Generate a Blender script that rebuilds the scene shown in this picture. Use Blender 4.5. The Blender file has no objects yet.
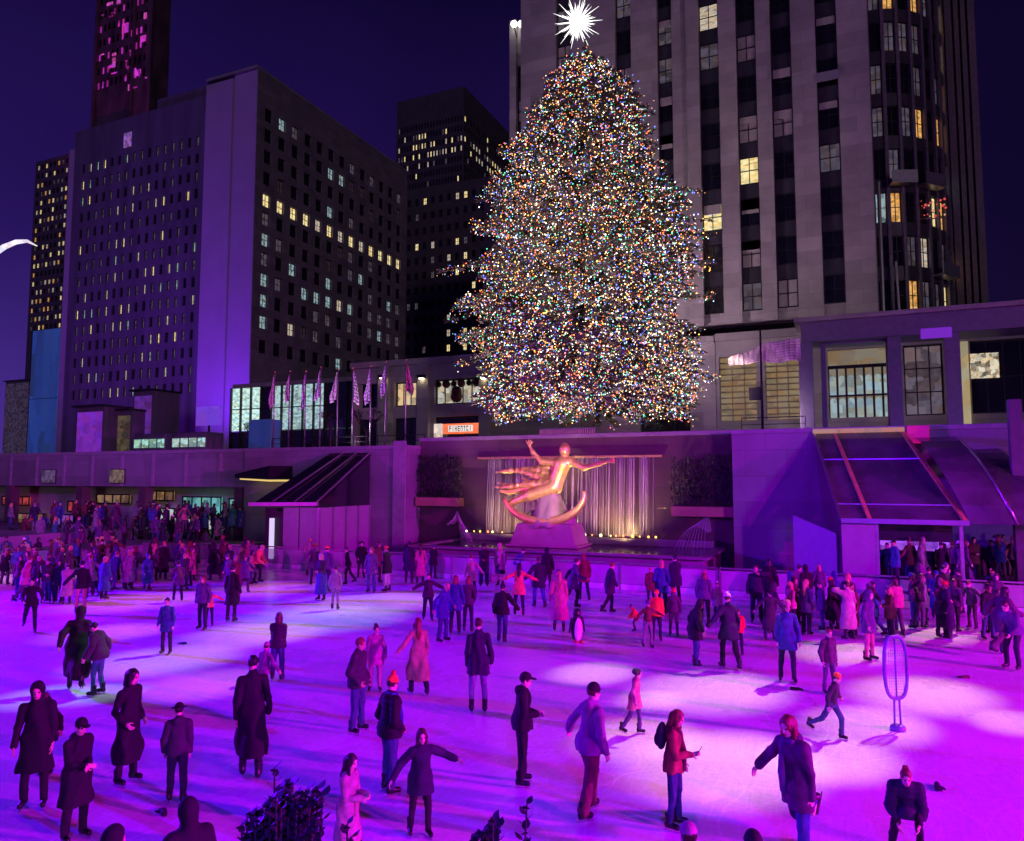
import bpy, math, random
import numpy as np
from mathutils import Vector, Matrix, Euler

PI = math.pi
C = bpy.context.scene.collection
SC = bpy.context.scene

# ------------------------------------------------------------------ camera
# world axes follow the sunken plaza: +x along the fountain wall, +y towards it, z=0 the ice
YAW = math.radians(24.0)
PITCH = math.atan(57.5 / 740.0)
CAMZ = 4.9
fwd0 = Vector((-math.sin(YAW), math.cos(YAW), 0))
rgt = Vector((math.cos(YAW), math.sin(YAW), 0))
fwd = fwd0 * math.cos(PITCH) + Vector((0, 0, math.sin(PITCH)))
upv = -fwd0 * math.sin(PITCH) + Vector((0, 0, math.cos(PITCH)))
CAM = Vector((0, 0, CAMZ))

def ray(px, py):
    return fwd + rgt * ((px - 512) / 740.0) + upv * ((420.5 - py) / 740.0)
def on_b(px, py, b):                     # point of a facade standing at depth b
    d = ray(px, py); return CAM + d * (b / d.y)
def on_a(px, py, a):                     # point of a facade standing at x = a
    d = ray(px, py); return CAM + d * (a / d.x)
def on_z(px, py, z=0.0):                 # point of a level surface
    d = ray(px, py); return CAM + d * ((z - CAMZ) / d.z)
def cam_pt(X, D, z):                     # X metres to the side, D metres ahead of the viewer
    p = fwd0 * D + rgt * X; return Vector((p.x, p.y, z))

cd = bpy.data.cameras.new('camera'); co = bpy.data.objects.new('camera', cd); C.objects.link(co)
cd.sensor_width = 36; cd.lens = 740 / 1024 * 36; cd.clip_end = 3000; cd.clip_start = 0.05
co.location = CAM
co.rotation_euler = (PI / 2 + PITCH, 0, YAW)
SC.camera = co

# ------------------------------------------------------------------ materials
MATS = {}
def _base(name):
    m = bpy.data.materials.new(name); m.use_nodes = True
    return m, m.node_tree.nodes, m.node_tree.links, m.node_tree.nodes['Principled BSDF']

def mat(name, col, rough=0.6, metal=0.0, var=0.25, scale=3.0, bump=0.0, bscale=40.0, spec=0.5, stretch=None, alpha=1.0, detail=4.0):
    if name in MATS: return MATS[name]
    m, N, L, P = _base(name)
    P.inputs['Roughness'].default_value = rough
    P.inputs['Metallic'].default_value = metal
    P.inputs['Specular IOR Level'].default_value = spec
    P.inputs['Alpha'].default_value = alpha
    tc = N.new('ShaderNodeTexCoord')
    src = tc.outputs['Object']
    if stretch:
        mp = N.new('ShaderNodeMapping'); mp.inputs['Scale'].default_value = stretch
        L.new(src, mp.inputs['Vector']); src = mp.outputs['Vector']
    nz = N.new('ShaderNodeTexNoise'); nz.inputs['Scale'].default_value = scale; nz.inputs['Detail'].default_value = detail
    L.new(src, nz.inputs['Vector'])
    mx = N.new('ShaderNodeMix'); mx.data_type = 'RGBA'
    a = tuple(max(0, c * (1 - var)) for c in col) + (1,); b = tuple(min(1, c * (1 + var)) for c in col) + (1,)
    mx.inputs['A'].default_value = a; mx.inputs['B'].default_value = b
    mr = N.new('ShaderNodeMapRange'); mr.inputs['From Min'].default_value = .3; mr.inputs['From Max'].default_value = .7
    L.new(nz.outputs['Fac'], mr.inputs['Value']); L.new(mr.outputs['Result'], mx.inputs['Factor'])
    L.new(mx.outputs['Result'], P.inputs['Base Color'])
    if bump:
        n2 = N.new('ShaderNodeTexNoise'); n2.inputs['Scale'].default_value = bscale; n2.inputs['Detail'].default_value = 3
        L.new(src, n2.inputs['Vector'])
        bp = N.new('ShaderNodeBump'); bp.inputs['Strength'].default_value = bump; bp.inputs['Distance'].default_value = .02
        L.new(n2.outputs['Fac'], bp.inputs['Height']); L.new(bp.outputs['Normal'], P.inputs['Normal'])
    MATS[name] = m
    return m

def stone(name, col, joint_w, joint_h, rough=.7, var=.18):
    """ashlar: brick texture joints on the facade, both facing directions"""
    if name in MATS: return MATS[name]
    m, N, L, P = _base(name)
    P.inputs['Roughness'].default_value = rough
    tc = N.new('ShaderNodeTexCoord'); sx = N.new('ShaderNodeSeparateXYZ'); L.new(tc.outputs['Object'], sx.inputs[0])
    ad = N.new('ShaderNodeMath'); ad.operation = 'ADD'; L.new(sx.outputs['X'], ad.inputs[0]); L.new(sx.outputs['Y'], ad.inputs[1])
    cb = N.new('ShaderNodeCombineXYZ'); L.new(ad.outputs[0], cb.inputs['X']); L.new(sx.outputs['Z'], cb.inputs['Y'])
    br = N.new('ShaderNodeTexBrick'); L.new(cb.outputs[0], br.inputs['Vector'])
    br.inputs['Scale'].default_value = 1.0; br.inputs['Brick Width'].default_value = joint_w; br.inputs['Row Height'].default_value = joint_h
    br.inputs['Mortar Size'].default_value = .012; br.inputs['Bias'].default_value = 0
    br.inputs['Color1'].default_value = tuple(c * (1 - var) for c in col) + (1,)
    br.inputs['Color2'].default_value = tuple(c * (1 + var * .6) for c in col) + (1,)
    br.inputs['Mortar'].default_value = tuple(c * .62 for c in col) + (1,)
    nz = N.new('ShaderNodeTexNoise'); nz.inputs['Scale'].default_value = .35; nz.inputs['Detail'].default_value = 6; nz.inputs['Roughness'].default_value = .65
    L.new(tc.outputs['Object'], nz.inputs['Vector'])
    mr = N.new('ShaderNodeMapRange'); mr.inputs['From Min'].default_value = .3; mr.inputs['From Max'].default_value = .7
    mr.inputs['To Min'].default_value = .78; mr.inputs['To Max'].default_value = 1.15
    L.new(nz.outputs['Fac'], mr.inputs['Value'])
    mm = N.new('ShaderNodeMix'); mm.data_type = 'RGBA'; mm.blend_type = 'MULTIPLY'; mm.inputs['Factor'].default_value = 1
    L.new(br.outputs['Color'], mm.inputs['A']); L.new(mr.outputs['Result'], mm.inputs['B'])
    L.new(mm.outputs['Result'], P.inputs['Base Color'])
    bp = N.new('ShaderNodeBump'); bp.inputs['Strength'].default_value = .3; bp.inputs['Distance'].default_value = .02
    L.new(br.outputs['Fac'], bp.inputs['Height']); bp.invert = True; L.new(bp.outputs['Normal'], P.inputs['Normal'])
    MATS[name] = m
    return m

def glow(name, col, strength, vary=0.0, scale=6.0, sample=True, stretch=(1, 1, 1), dark=.2):
    """something that gives off light; vary > 0 mottles it (blinds, furniture behind a lit window)"""
    if name in MATS: return MATS[name]
    m, N, L, P = _base(name)
    P.inputs['Base Color'].default_value = (.05, .05, .05, 1)
    P.inputs['Emission Color'].default_value = tuple(col) + (1,)
    P.inputs['Emission Strength'].default_value = strength
    if vary:
        tc = N.new('ShaderNodeTexCoord'); mp = N.new('ShaderNodeMapping'); mp.inputs['Scale'].default_value = stretch
        L.new(tc.outputs['Object'], mp.inputs['Vector'])
        # boxy patches: shelves, blinds, furniture seen through the glass
        nz = N.new('ShaderNodeTexVoronoi'); nz.distance = 'CHEBYCHEV'; nz.inputs['Scale'].default_value = scale
        L.new(mp.outputs['Vector'], nz.inputs['Vector'])
        n2 = N.new('ShaderNodeTexNoise'); n2.inputs['Scale'].default_value = scale * 2.5; n2.inputs['Detail'].default_value = 4
        L.new(mp.outputs['Vector'], n2.inputs['Vector'])
        sp_ = N.new('ShaderNodeSeparateColor'); L.new(nz.outputs['Color'], sp_.inputs[0])
        ad = N.new('ShaderNodeMath'); ad.operation = 'MULTIPLY_ADD'; L.new(n2.outputs['Fac'], ad.inputs[0]); ad.inputs[1].default_value = .8; L.new(sp_.outputs[0], ad.inputs[2])
        mr = N.new('ShaderNodeMapRange'); mr.inputs['From Min'].default_value = .25; mr.inputs['From Max'].default_value = 1.15
        mr.inputs['To Min'].default_value = strength * (1 - vary); mr.inputs['To Max'].default_value = strength * 1.15
        L.new(ad.outputs[0], mr.inputs['Value']); L.new(mr.outputs['Result'], P.inputs['Emission Strength'])
        mh = N.new('ShaderNodeMix'); mh.data_type = 'RGBA'; mh.inputs['A'].default_value = (col[0], col[1] * .8, col[2] * .65, 1); mh.inputs['B'].default_value = (col[0] * .9, col[1], min(1, col[2] * 1.25), 1)
        L.new(sp_.outputs[1], mh.inputs['Factor']); L.new(mh.outputs['Result'], P.inputs['Emission Color'])
    if not sample: m.cycles.emission_sampling = 'NONE'
    MATS[name] = m
    return m

def glass_mat(name, col, alpha, rough=.06):
    return mat(name, col, rough=rough, var=.2, scale=.7, spec=.7, alpha=alpha)

# ------------------------------------------------------------------ objects
def put(o, label=None, cat=None, group=None, kind=None):
    if label: o['label'] = label
    if cat: o['category'] = cat
    if group: o['group'] = group
    if kind: o['kind'] = kind
    return o
def empty(name, loc, label, cat, group=None, rz=0.0):
    o = bpy.data.objects.new(name, None); o.empty_display_size = .3
    o.location = loc; o.rotation_euler = (0, 0, rz); C.objects.link(o)
    return put(o, label, cat, group)

class MB:
    def __init__(s): s.v = []; s.f = []; s.m = []
    def quad(s, a, b, c, d, m=0):
        n = len(s.v); s.v += [tuple(a), tuple(b), tuple(c), tuple(d)]; s.f.append((n, n + 1, n + 2, n + 3)); s.m.append(m); return s
    def tri(s, a, b, c, m=0):
        n = len(s.v); s.v += [tuple(a), tuple(b), tuple(c)]; s.f.append((n, n + 1, n + 2)); s.m.append(m); return s
    def hexa(s, p, m=0):
        """8 corners: bottom ring 0-3, top ring 4-7"""
        n = len(s.v); s.v += [tuple(q) for q in p]
        for f in ((3, 2, 1, 0), (4, 5, 6, 7), (0, 1, 5, 4), (1, 2, 6, 5), (2, 3, 7, 6), (3, 0, 4, 7)):
            s.f.append(tuple(n + i for i in f)); s.m.append(m)
        return s
    def box(s, x0, x1, y0, y1, z0, z1, m=0):
        x0, x1 = sorted((x0, x1)); y0, y1 = sorted((y0, y1)); z0, z1 = sorted((z0, z1))
        return s.hexa([(x0, y0, z0), (x1, y0, z0), (x1, y1, z0), (x0, y1, z0), (x0, y0, z1), (x1, y0, z1), (x1, y1, z1), (x0, y1, z1)], m)
    def bar(s, a, b, w, h=None, m=0, up=(0, 0, 1)):
        a = Vector(a); b = Vector(b); h = h or w; d = (b - a).normalized(); u = Vector(up)
        if abs(d.dot(u)) > .98: u = Vector((1, 0, 0))
        x = d.cross(u).normalized() * w / 2; y = x.cross(d).normalized() * h / 2
        return s.hexa([a - x - y, a + x - y, a + x + y, a - x + y, b - x - y, b + x - y, b + x + y, b - x + y], m)
    def tube(s, pts, r, n=8, m=0, cap=True):
        pts = [Vector(p) for p in pts]; rs = r if isinstance(r, (list, tuple)) else [r] * len(pts)
        base = len(s.v); x = None
        for i, p in enumerate(pts):
            d = (pts[min(i + 1, len(pts) - 1)] - pts[max(i - 1, 0)]).normalized()
            if x is None:
                u = Vector((0, 0, 1)) if abs(d.z) < .95 else Vector((1, 0, 0)); x = d.cross(u).normalized()
            else: x = (x - d * x.dot(d)).normalized()
            y = d.cross(x)
            for k in range(n):
                t = 2 * PI * k / n; s.v.append(tuple(p + (x * math.cos(t) + y * math.sin(t)) * rs[i]))
        for i in range(len(pts) - 1):
            for k in range(n):
                a = base + i * n + k; b = base + i * n + (k + 1) % n
                s.f.append((a, b, b + n, a + n)); s.m.append(m)
        if cap:
            s.f.append(tuple(base + k for k in reversed(range(n)))); s.m.append(m)
            e = base + (len(pts) - 1) * n; s.f.append(tuple(e + k for k in range(n))); s.m.append(m)
        return s
    def lathe(s, prof, c, n=16, m=0):
        base = len(s.v)
        for r, z in prof:
            for k in range(n):
                t = 2 * PI * k / n; s.v.append((c[0] + r * math.cos(t), c[1] + r * math.sin(t), c[2] + z))
        for i in range(len(prof) - 1):
            for k in range(n):
                a = base + i * n + k; b = base + i * n + (k + 1) % n; s.f.append((a, b, b + n, a + n)); s.m.append(m)
        s.f.append(tuple(base + k for k in reversed(range(n)))); s.m.append(m)
        e = base + (len(prof) - 1) * n; s.f.append(tuple(e + k for k in range(n))); s.m.append(m)
        return s
    def build(s, name, mats, parent=None, smooth=False, local=False, bevel=0):
        if not isinstance(mats, (list, tuple)): mats = [mats]
        off = Vector((0, 0, 0))
        if parent is not None and not local:
            q = parent
            while q is not None: off += q.location; q = q.parent
        me = bpy.data.meshes.new(name)
        me.from_pydata([(v[0] - off.x, v[1] - off.y, v[2] - off.z) for v in s.v], [], s.f)
        for mt in mats: me.materials.append(mt)
        me.polygons.foreach_set('material_index', s.m)
        if smooth: me.polygons.foreach_set('use_smooth', [True] * len(s.f))
        me.update()
        o = bpy.data.objects.new(name, me); C.objects.link(o)
        if parent is not None: o.parent = parent
        if bevel:
            bv = o.modifiers.new('bevel', 'BEVEL'); bv.width = bevel; bv.segments = 2; bv.limit_method = 'ANGLE'
        return o

def sphere_mb(b, c, r, n=8, m=0):
    prof = []
    k = max(4, n // 2 + 1)
    for i in range(k + 1):
        t = -PI / 2 + PI * i / k; prof.append((max(.002, r * math.cos(t)), r * math.sin(t)))
    return b.lathe(prof, c, n, m)

# ------------------------------------------------------------------ implicit surfaces (bodies, clothes, statue)
def surface_nets(F, lo, h):
    ins = F < 0
    nx, ny, nz = F.shape
    cs = np.zeros((nx - 1, ny - 1, nz - 1), np.int8)
    offs = [(i, j, k) for i in (0, 1) for j in (0, 1) for k in (0, 1)]
    for i, j, k in offs: cs += ins[i:nx - 1 + i, j:ny - 1 + j, k:nz - 1 + k]
    act = (cs > 0) & (cs < 8)
    idx = -np.ones(act.shape, np.int64)
    I, J, K = np.nonzero(act); n = len(I); idx[I, J, K] = np.arange(n)
    acc = np.zeros((n, 3)); cnt = np.zeros(n)
    corner = {o: F[I + o[0], J + o[1], K + o[2]] for o in offs}
    for a in offs:
        for ax in range(3):
            if a[ax] == 1: continue
            b = list(a); b[ax] = 1; b = tuple(b)
            fa, fb = corner[a], corner[b]; cr = (fa < 0) != (fb < 0)
            t = np.where(cr, fa / np.where(cr, fa - fb, 1), 0)
            p = np.zeros((n, 3)); p[:, 0] = a[0]; p[:, 1] = a[1]; p[:, 2] = a[2]; p[:, ax] = t
            acc[cr] += p[cr]; cnt += cr
    V = (acc / cnt[:, None] + np.stack([I, J, K], 1)) * h + lo
    quads = []
    for ax in range(3):
        o1, o2 = [(1, 2), (2, 0), (0, 1)][ax]
        sl = [slice(None)] * 3; sl2 = [slice(None)] * 3; sl[ax] = slice(0, -1); sl2[ax] = slice(1, None)
        A = ins[tuple(sl)]; B = ins[tuple(sl2)]
        P = np.stack(np.nonzero(A != B), 1)
        P = P[(P[:, o1] > 0) & (P[:, o2] > 0) & (P[:, o1] < F.shape[o1] - 1) & (P[:, o2] < F.shape[o2] - 1)]
        if not len(P): continue
        fl = A[P[:, 0], P[:, 1], P[:, 2]]
        def g(d1, d2):
            Q = P.copy(); Q[:, o1] -= d1; Q[:, o2] -= d2; return idx[Q[:, 0], Q[:, 1], Q[:, 2]]
        q = np.stack([g(1, 1), g(0, 1), g(0, 0), g(1, 0)], 1)
        q[~fl] = q[~fl][:, ::-1]
        quads.append(q)
    return V, np.concatenate(quads)

def sdf_mesh(prims, h, fold=0.0, seed=0, lump=.05, quilt=0.0):
    """prims: ('c',a,b,r1,r2,k) capsule, ('e',c,(rx,ry,rz),R,k) ellipsoid, ('-e',...) carve, ('cut',n,off) keep n.p < off"""
    lo = np.full(3, 1e9); hi = np.full(3, -1e9)
    for p in prims:
        if p[0] == 'c':
            for q, r in ((p[1], p[3]), (p[2], p[4])):
                lo = np.minimum(lo, np.array(q) - r); hi = np.maximum(hi, np.array(q) + r)
        elif p[0] == 'e':
            r = max(p[2]); lo = np.minimum(lo, np.array(p[1]) - r); hi = np.maximum(hi, np.array(p[1]) + r)
    lo = lo - 3 * h - fold; hi = hi + 3 * h + fold
    n = np.ceil((hi - lo) / h).astype(int) + 1
    ax = [lo[i] + h * np.arange(n[i]) for i in range(3)]
    F = np.full(n, .3, np.float32)
    def region(l, u, mg):
        s = []
        for i in range(3):
            a = max(0, int((l[i] - mg - lo[i]) / h)); b = min(n[i], int((u[i] + mg - lo[i]) / h) + 2); s.append(slice(a, b))
        g = np.meshgrid(*[ax[i][s[i]] for i in range(3)], indexing='ij', sparse=True)
        return tuple(s), g
    for p in prims:
        if p[0] == 'c':
            a, b, r1, r2, k = np.array(p[1], float), np.array(p[2], float), p[3], p[4], p[5]
            rm = max(r1, r2)
            s, (X, Y, Z) = region(np.minimum(a, b) - rm, np.maximum(a, b) + rm, k + 2.5 * h)
            d = b - a; dd = max(float(d @ d), 1e-9)
            t = np.clip(((X - a[0]) * d[0] + (Y - a[1]) * d[1] + (Z - a[2]) * d[2]) / dd, 0, 1)
            D = np.sqrt((X - a[0] - t * d[0]) ** 2 + (Y - a[1] - t * d[1]) ** 2 + (Z - a[2] - t * d[2]) ** 2) - (r1 + (r2 - r1) * t)
        elif p[0] in ('e', '-e'):
            c, r, R, k = np.array(p[1], float), p[2], p[3], p[4]
            rm = np.full(3, max(r))
            s, (X, Y, Z) = region(c - rm, c + rm, k + 2.5 * h)
            x, y, z = X - c[0], Y - c[1], Z - c[2]
            if R is not None:
                x, y, z = (R[0][0] * x + R[1][0] * y + R[2][0] * z, R[0][1] * x + R[1][1] * y + R[2][1] * z, R[0][2] * x + R[1][2] * y + R[2][2] * z)
            k0 = np.sqrt((x / r[0]) ** 2 + (y / r[1]) ** 2 + (z / r[2]) ** 2); k1 = np.sqrt((x / r[0] ** 2) ** 2 + (y / r[1] ** 2) ** 2 + (z / r[2] ** 2) ** 2)
            D = k0 * (k0 - 1) / np.maximum(k1, 1e-6)
        else:
            X, Y, Z = np.meshgrid(*ax, indexing='ij', sparse=True)
            F = np.maximum(F, (X * p[1][0] + Y * p[1][1] + Z * p[1][2] - p[2]).astype(np.float32)); continue
        f = F[s]
        if p[0] == '-e':
            F[s] = np.maximum(f, -D)
        else:
            e = np.maximum(k - np.abs(f - D), 0) / max(k, 1e-6)
            F[s] = np.minimum(f, D) - e * e * k * .25
    if fold:
        rs = np.random.RandomState(seed + 7)
        X, Y, Z = np.meshgrid(*ax, indexing='ij', sparse=True)
        w = 0
        for i in range(5):
            q = rs.normal(size=3); q /= np.linalg.norm(q); q = q * (2 * PI / (lump * (1 + 1.6 * rs.rand()))); q[2] *= .7
            w = w + np.sin(X * q[0] + Y * q[1] + Z * q[2] * .6 + rs.rand() * 6)
        F = F + (fold * w / 2.2).astype(np.float32)
    if quilt: F = F - (quilt * np.abs(np.sin(ax[2] * PI / .085)))[None, None, :].astype(np.float32)
    return surface_nets(F, lo, h)

def np_mesh(name, V, Q, mats, smooth=True):
    me = bpy.data.meshes.new(name)
    me.vertices.add(len(V)); me.vertices.foreach_set('co', np.asarray(V, np.float32).ravel())
    me.loops.add(Q.size); me.loops.foreach_set('vertex_index', Q.astype(np.int32).ravel())
    me.polygons.add(len(Q)); me.polygons.foreach_set('loop_start', np.arange(0, Q.size, 4, dtype=np.int32))
    me.polygons.foreach_set('loop_total', np.full(len(Q), 4, np.int32))
    for m in mats: me.materials.append(m)
    me.update(calc_edges=True); me.validate()
    me.polygons.foreach_set('use_smooth', [smooth] * len(me.polygons))
    return me
rng = random.Random(11)
# ------------------------------------------------------------------ shared materials
M_lime = stone('limestone', (.42, .37, .36), 2.6, 1.15)
M_limed = stone('limestone_grey', (.30, .27, .28), 2.2, 1.1)
M_slab = mat('pale_render', (.42, .29, .48), .8, var=.06, scale=.25)
M_spand = mat('spandrel_metal', (.06, .055, .07), .4, metal=.3, var=.3, scale=2, stretch=(1, 1, .2))
M_frame = mat('bronze_frame', (.03, .028, .035), .4, metal=.4, var=.2)
M_dark = mat('dark_glass', (.012, .011, .018), .08, var=.5, scale=.6, spec=.7)
M_dim = glow('dim_window', (.45, .38, .48), .16, .8, 2.0)
M_warm = glow('warm_window', (1.0, .83, .36), .95, .45, 2.2, stretch=(1, 1, 2.5))
M_warm2 = glow('pale_window', (.95, .84, .62), .55, .6, 2.6, stretch=(1, 1, 3))
M_amber = glow('amber_window', (1.0, .52, .13), .8, .7, 3.0, stretch=(1, 1, 2))
M_cool = glow('cool_window', (.55, .82, .85), .45, .85, 2.4)
M_blind = mat('roller_blind', (.42, .38, .34), .8, var=.1)
WM = [M_frame, M_dark, M_dim, M_warm, M_warm2, M_amber, M_cool, M_blind]
DARK, DIM, WARM, PALE, AMBER, COOL, BLIND = range(1, 8)
M_black = mat('black_metal', (.015, .014, .018), .45, metal=.3, var=.2)
M_steel = mat('grey_steel', (.35, .34, .37), .35, metal=.7, var=.15, scale=8)
M_chrome = mat('brushed_rail', (.55, .53, .56), .28, metal=.9, var=.1)
M_bronze = mat('brass_bar', (.62, .46, .16), .45, metal=.4, var=.2)

def front(b):                            # facade facing the viewer side (-y)
    return lambda u, w, z: (u, b + w, z)
def flank(a):                            # facade facing +x
    return lambda u, w, z: (a - w, u, z)
def fbox(mb, f, u0, u1, w0, w1, z0, z1, m=0):
    u0, u1 = sorted((u0, u1)); w0, w1 = sorted((w0, w1)); z0, z1 = sorted((z0, z1))
    mb.hexa([f(u0, w0, z0), f(u1, w0, z0), f(u1, w1, z0), f(u0, w1, z0), f(u0, w0, z1), f(u1, w0, z1), f(u1, w1, z1), f(u0, w1, z1)], m)
def grid_wall(mb, f, u0, u1, z0, z1, cols, rows, t=.5, m=0, ms=None, sw=0.0):
    e = [u0] + [c for ab in cols for c in ab] + [u1]
    for i in range(0, len(e), 2):
        if e[i + 1] - e[i] > .01: fbox(mb, f, e[i], e[i + 1], 0, t, z0, z1, m)
    r = [z0] + [c for ab in rows for c in ab] + [z1]
    for a, b in cols:
        for i in range(0, len(r), 2):
            if r[i + 1] - r[i] > .01: fbox(mb, f, a, b, sw, t, r[i], r[i + 1], m if ms is None or i in (0, len(r) - 2) else ms)
def one_window(mb, f, u0, u1, z0, z1, pane, rec, bars=(1, 1), fr=.09):
    fbox(mb, f, u0, u1, rec, rec + .06, z0, z1, pane)
    w0, w1 = rec - .06, rec - .004
    fbox(mb, f, u0, u0 + fr, w0, w1, z0, z1); fbox(mb, f, u1 - fr, u1, w0, w1, z0, z1)
    fbox(mb, f, u0 + fr, u1 - fr, w0, w1, z0, z0 + fr); fbox(mb, f, u0 + fr, u1 - fr, w0, w1, z1 - fr, z1)
    for i in range(bars[0]):
        c = u0 + (u1 - u0) * (i + 1) / (bars[0] + 1); fbox(mb, f, c - fr * .35, c + fr * .35, w0, w1, z0 + fr, z1 - fr)
    for i in range(bars[1]):
        c = z0 + (z1 - z0) * (i + 1) / (bars[1] + 1); fbox(mb, f, u0 + fr, u1 - fr, w0 - .01, w1 - .01, c - fr * .35, c + fr * .35)
def windows(root, wins, rec=.3, bars=(1, 1), fr=.09):
    """wins: (f,u0,u1,z0,z1,pane); the 100 nearest as parts of their own, the rest as one part"""
    def key(w):
        p = Vector(w[0]((w[1] + w[2]) / 2, 0, (w[3] + w[4]) / 2)); return (p - CAM).length
    wins = sorted(wins, key=key)
    for w in wins[:100]:
        b = MB(); one_window(b, *w, rec, bars, fr); b.build('window', WM, root)
    if len(wins) > 100:
        b = MB()
        for w in wins[100:]: one_window(b, *w, rec, bars, fr)
        put(b.build('window_rows', WM, root), kind='stuff')

# ------------------------------------------------------------------ ground, ice, plaza
M_ground = mat('dark_paving', (.10, .095, .10), .7, var=.3, scale=.8, bump=.2)
b = MB(); b.quad((-1200, -60, -.03), (1200, -60, -.03), (1200, 2500, -.03), (-1200, 2500, -.03))
put(b.build('ground', M_ground), kind='structure')

def ice_material():
    m, N, L, P = _base('ice')
    P.inputs['Roughness'].default_value = .32
    P.inputs['Specular IOR Level'].default_value = .18
    tc = N.new('ShaderNodeTexCoord')
    def noise(scale, st, rot=0, det=4):
        mp = N.new('ShaderNodeMapping'); mp.inputs['Scale'].default_value = st; mp.inputs['Rotation'].default_value = (0, 0, rot)
        L.new(tc.outputs['Object'], mp.inputs['Vector'])
        n = N.new('ShaderNodeTexNoise'); n.inputs['Scale'].default_value = scale; n.inputs['Detail'].default_value = det
        n.inputs['Distortion'].default_value = .4
        L.new(mp.outputs['Vector'], n.inputs['Vector']); return n.outputs['Fac']
    def math_(op, a, bb):
        n = N.new('ShaderNodeMath'); n.operation = op
        for i, q in enumerate((a, bb)):
            if isinstance(q, (int, float)): n.inputs[i].default_value = q
            else: L.new(q, n.inputs[i])
        return n.outputs[0]
    s1 = noise(2.2, (1, 14, 1), .5); s2 = noise(1.6, (16, 1, 1), .25); s3 = noise(.35, (1, 1, 1), 0, 6); s4 = noise(9, (1, 1, 1), 0, 5)
    f = math_('ADD', math_('ADD', math_('MULTIPLY', s1, .3), math_('MULTIPLY', s2, .25)), math_('ADD', math_('MULTIPLY', s3, .5), math_('MULTIPLY', s4, .25)))
    def cuts(scale, rot, w):
        mp = N.new('ShaderNodeMapping'); mp.inputs['Scale'].default_value = (1, .22, 1); mp.inputs['Rotation'].default_value = (0, 0, rot)
        n = N.new('ShaderNodeTexNoise'); n.inputs['Scale'].default_value = .35; n.inputs['Detail'].default_value = 1; L.new(tc.outputs['Object'], n.inputs['Vector'])
        va = N.new('ShaderNodeVectorMath'); va.operation = 'MULTIPLY_ADD'; L.new(n.outputs['Color'], va.inputs[0]); va.inputs[1].default_value = (3, 3, 0); L.new(tc.outputs['Object'], va.inputs[2])
        L.new(va.outputs[0], mp.inputs['Vector'])
        v = N.new('ShaderNodeTexVoronoi'); v.feature = 'DISTANCE_TO_EDGE'; v.inputs['Scale'].default_value = scale; L.new(mp.outputs['Vector'], v.inputs['Vector'])
        m_ = N.new('ShaderNodeMapRange'); m_.inputs['From Min'].default_value = 0; m_.inputs['From Max'].default_value = w; m_.inputs['To Min'].default_value = 1; m_.inputs['To Max'].default_value = 0
        L.new(v.outputs['Distance'], m_.inputs['Value']); return m_.outputs['Result']
    k1, k2, k3 = cuts(.9, .3, .009), cuts(1.4, 1.5, .010), cuts(2.2, 2.4, .016)
    cut = math_('MINIMUM', math_('ADD', k1, math_('ADD', math_('MULTIPLY', k2, .8), math_('MULTIPLY', k3, .5))), 1.2)
    f = math_('ADD', f, math_('MULTIPLY', cut, .15))
    cr = N.new('ShaderNodeValToRGB'); cr.color_ramp.elements[0].position = .45; cr.color_ramp.elements[1].position = .85
    cr.color_ramp.elements[0].color = (.50, .50, .52, 1); cr.color_ramp.elements[1].color = (.88, .88, .9, 1)
    L.new(f, cr.inputs['Fac']); L.new(cr.outputs['Color'], P.inputs['Base Color'])
    mr = N.new('ShaderNodeMapRange'); mr.inputs['To Min'].default_value = .14; mr.inputs['To Max'].default_value = .42
    L.new(s3, mr.inputs['Value']); L.new(mr.outputs['Result'], P.inputs['Roughness'])
    bp = N.new('ShaderNodeBump'); bp.inputs['Strength'].default_value = .25; bp.inputs['Distance'].default_value = .02
    L.new(f, bp.inputs['Height']); L.new(bp.outputs['Normal'], P.inputs['Normal'])
    return m
M_ice = ice_material()
def rounded_rect(x0, x1, y0, y1, r, n=10):
    pts = []
    for cx, cy, t0 in ((x1 - r, y1 - r, 0), (x0 + r, y1 - r, 90), (x0 + r, y0 + r, 180), (x1 - r, y0 + r, 270)):
        for i in range(n + 1):
            t = math.radians(t0 + 90 * i / n); pts.append((cx + r * math.cos(t), cy + r * math.sin(t)))
    return pts
RX0, RX1, RY0, RY1 = -39.0, 26.0, 2.7, 32.0
rim = rounded_rect(RX0, RX1, RY0, RY1, 5.0)
b = MB(); n = len(rim); b.v = [(x, y, 0.0) for x, y in rim]; b.f = [tuple(range(n))]; b.m = [0]
put(b.build('ice', M_ice), kind='structure')

M_plaza = mat('plaza_paving', (.22, .20, .21), .6, var=.25, scale=.6)
b = MB(); b.box(-170, 130, 40.2, 260, 6.3, 6.8)
put(b.build('plaza', M_plaza), kind='structure')
b = MB(); T3 = [cam_pt(-22, 3.15, 0), cam_pt(-22, -30, 0), cam_pt(22, -30, 0), cam_pt(22, 3.15, 0)]
b.hexa([(p.x, p.y, 2.9) for p in T3] + [(p.x, p.y, 3.2) for p in T3]); put(b.build('terrace', M_plaza), kind='structure')
# low steps where the crowd stands at the far end and under the shelter
b = MB(); b.box(-44.5, -40.0, 8, 36, -.02, .75); b.box(-78, -44.502, 8, 36.5, -.02, 1.5); b.box(-40, -33, 33.2, 36.5, -.02, .9); put(b.build('steps', M_plaza), kind='structure')
b = MB(); b.box(4.5, 22, 33.2, 36.8, -.02, .8); put(b.build('landing', M_plaza), kind='structure')

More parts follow.
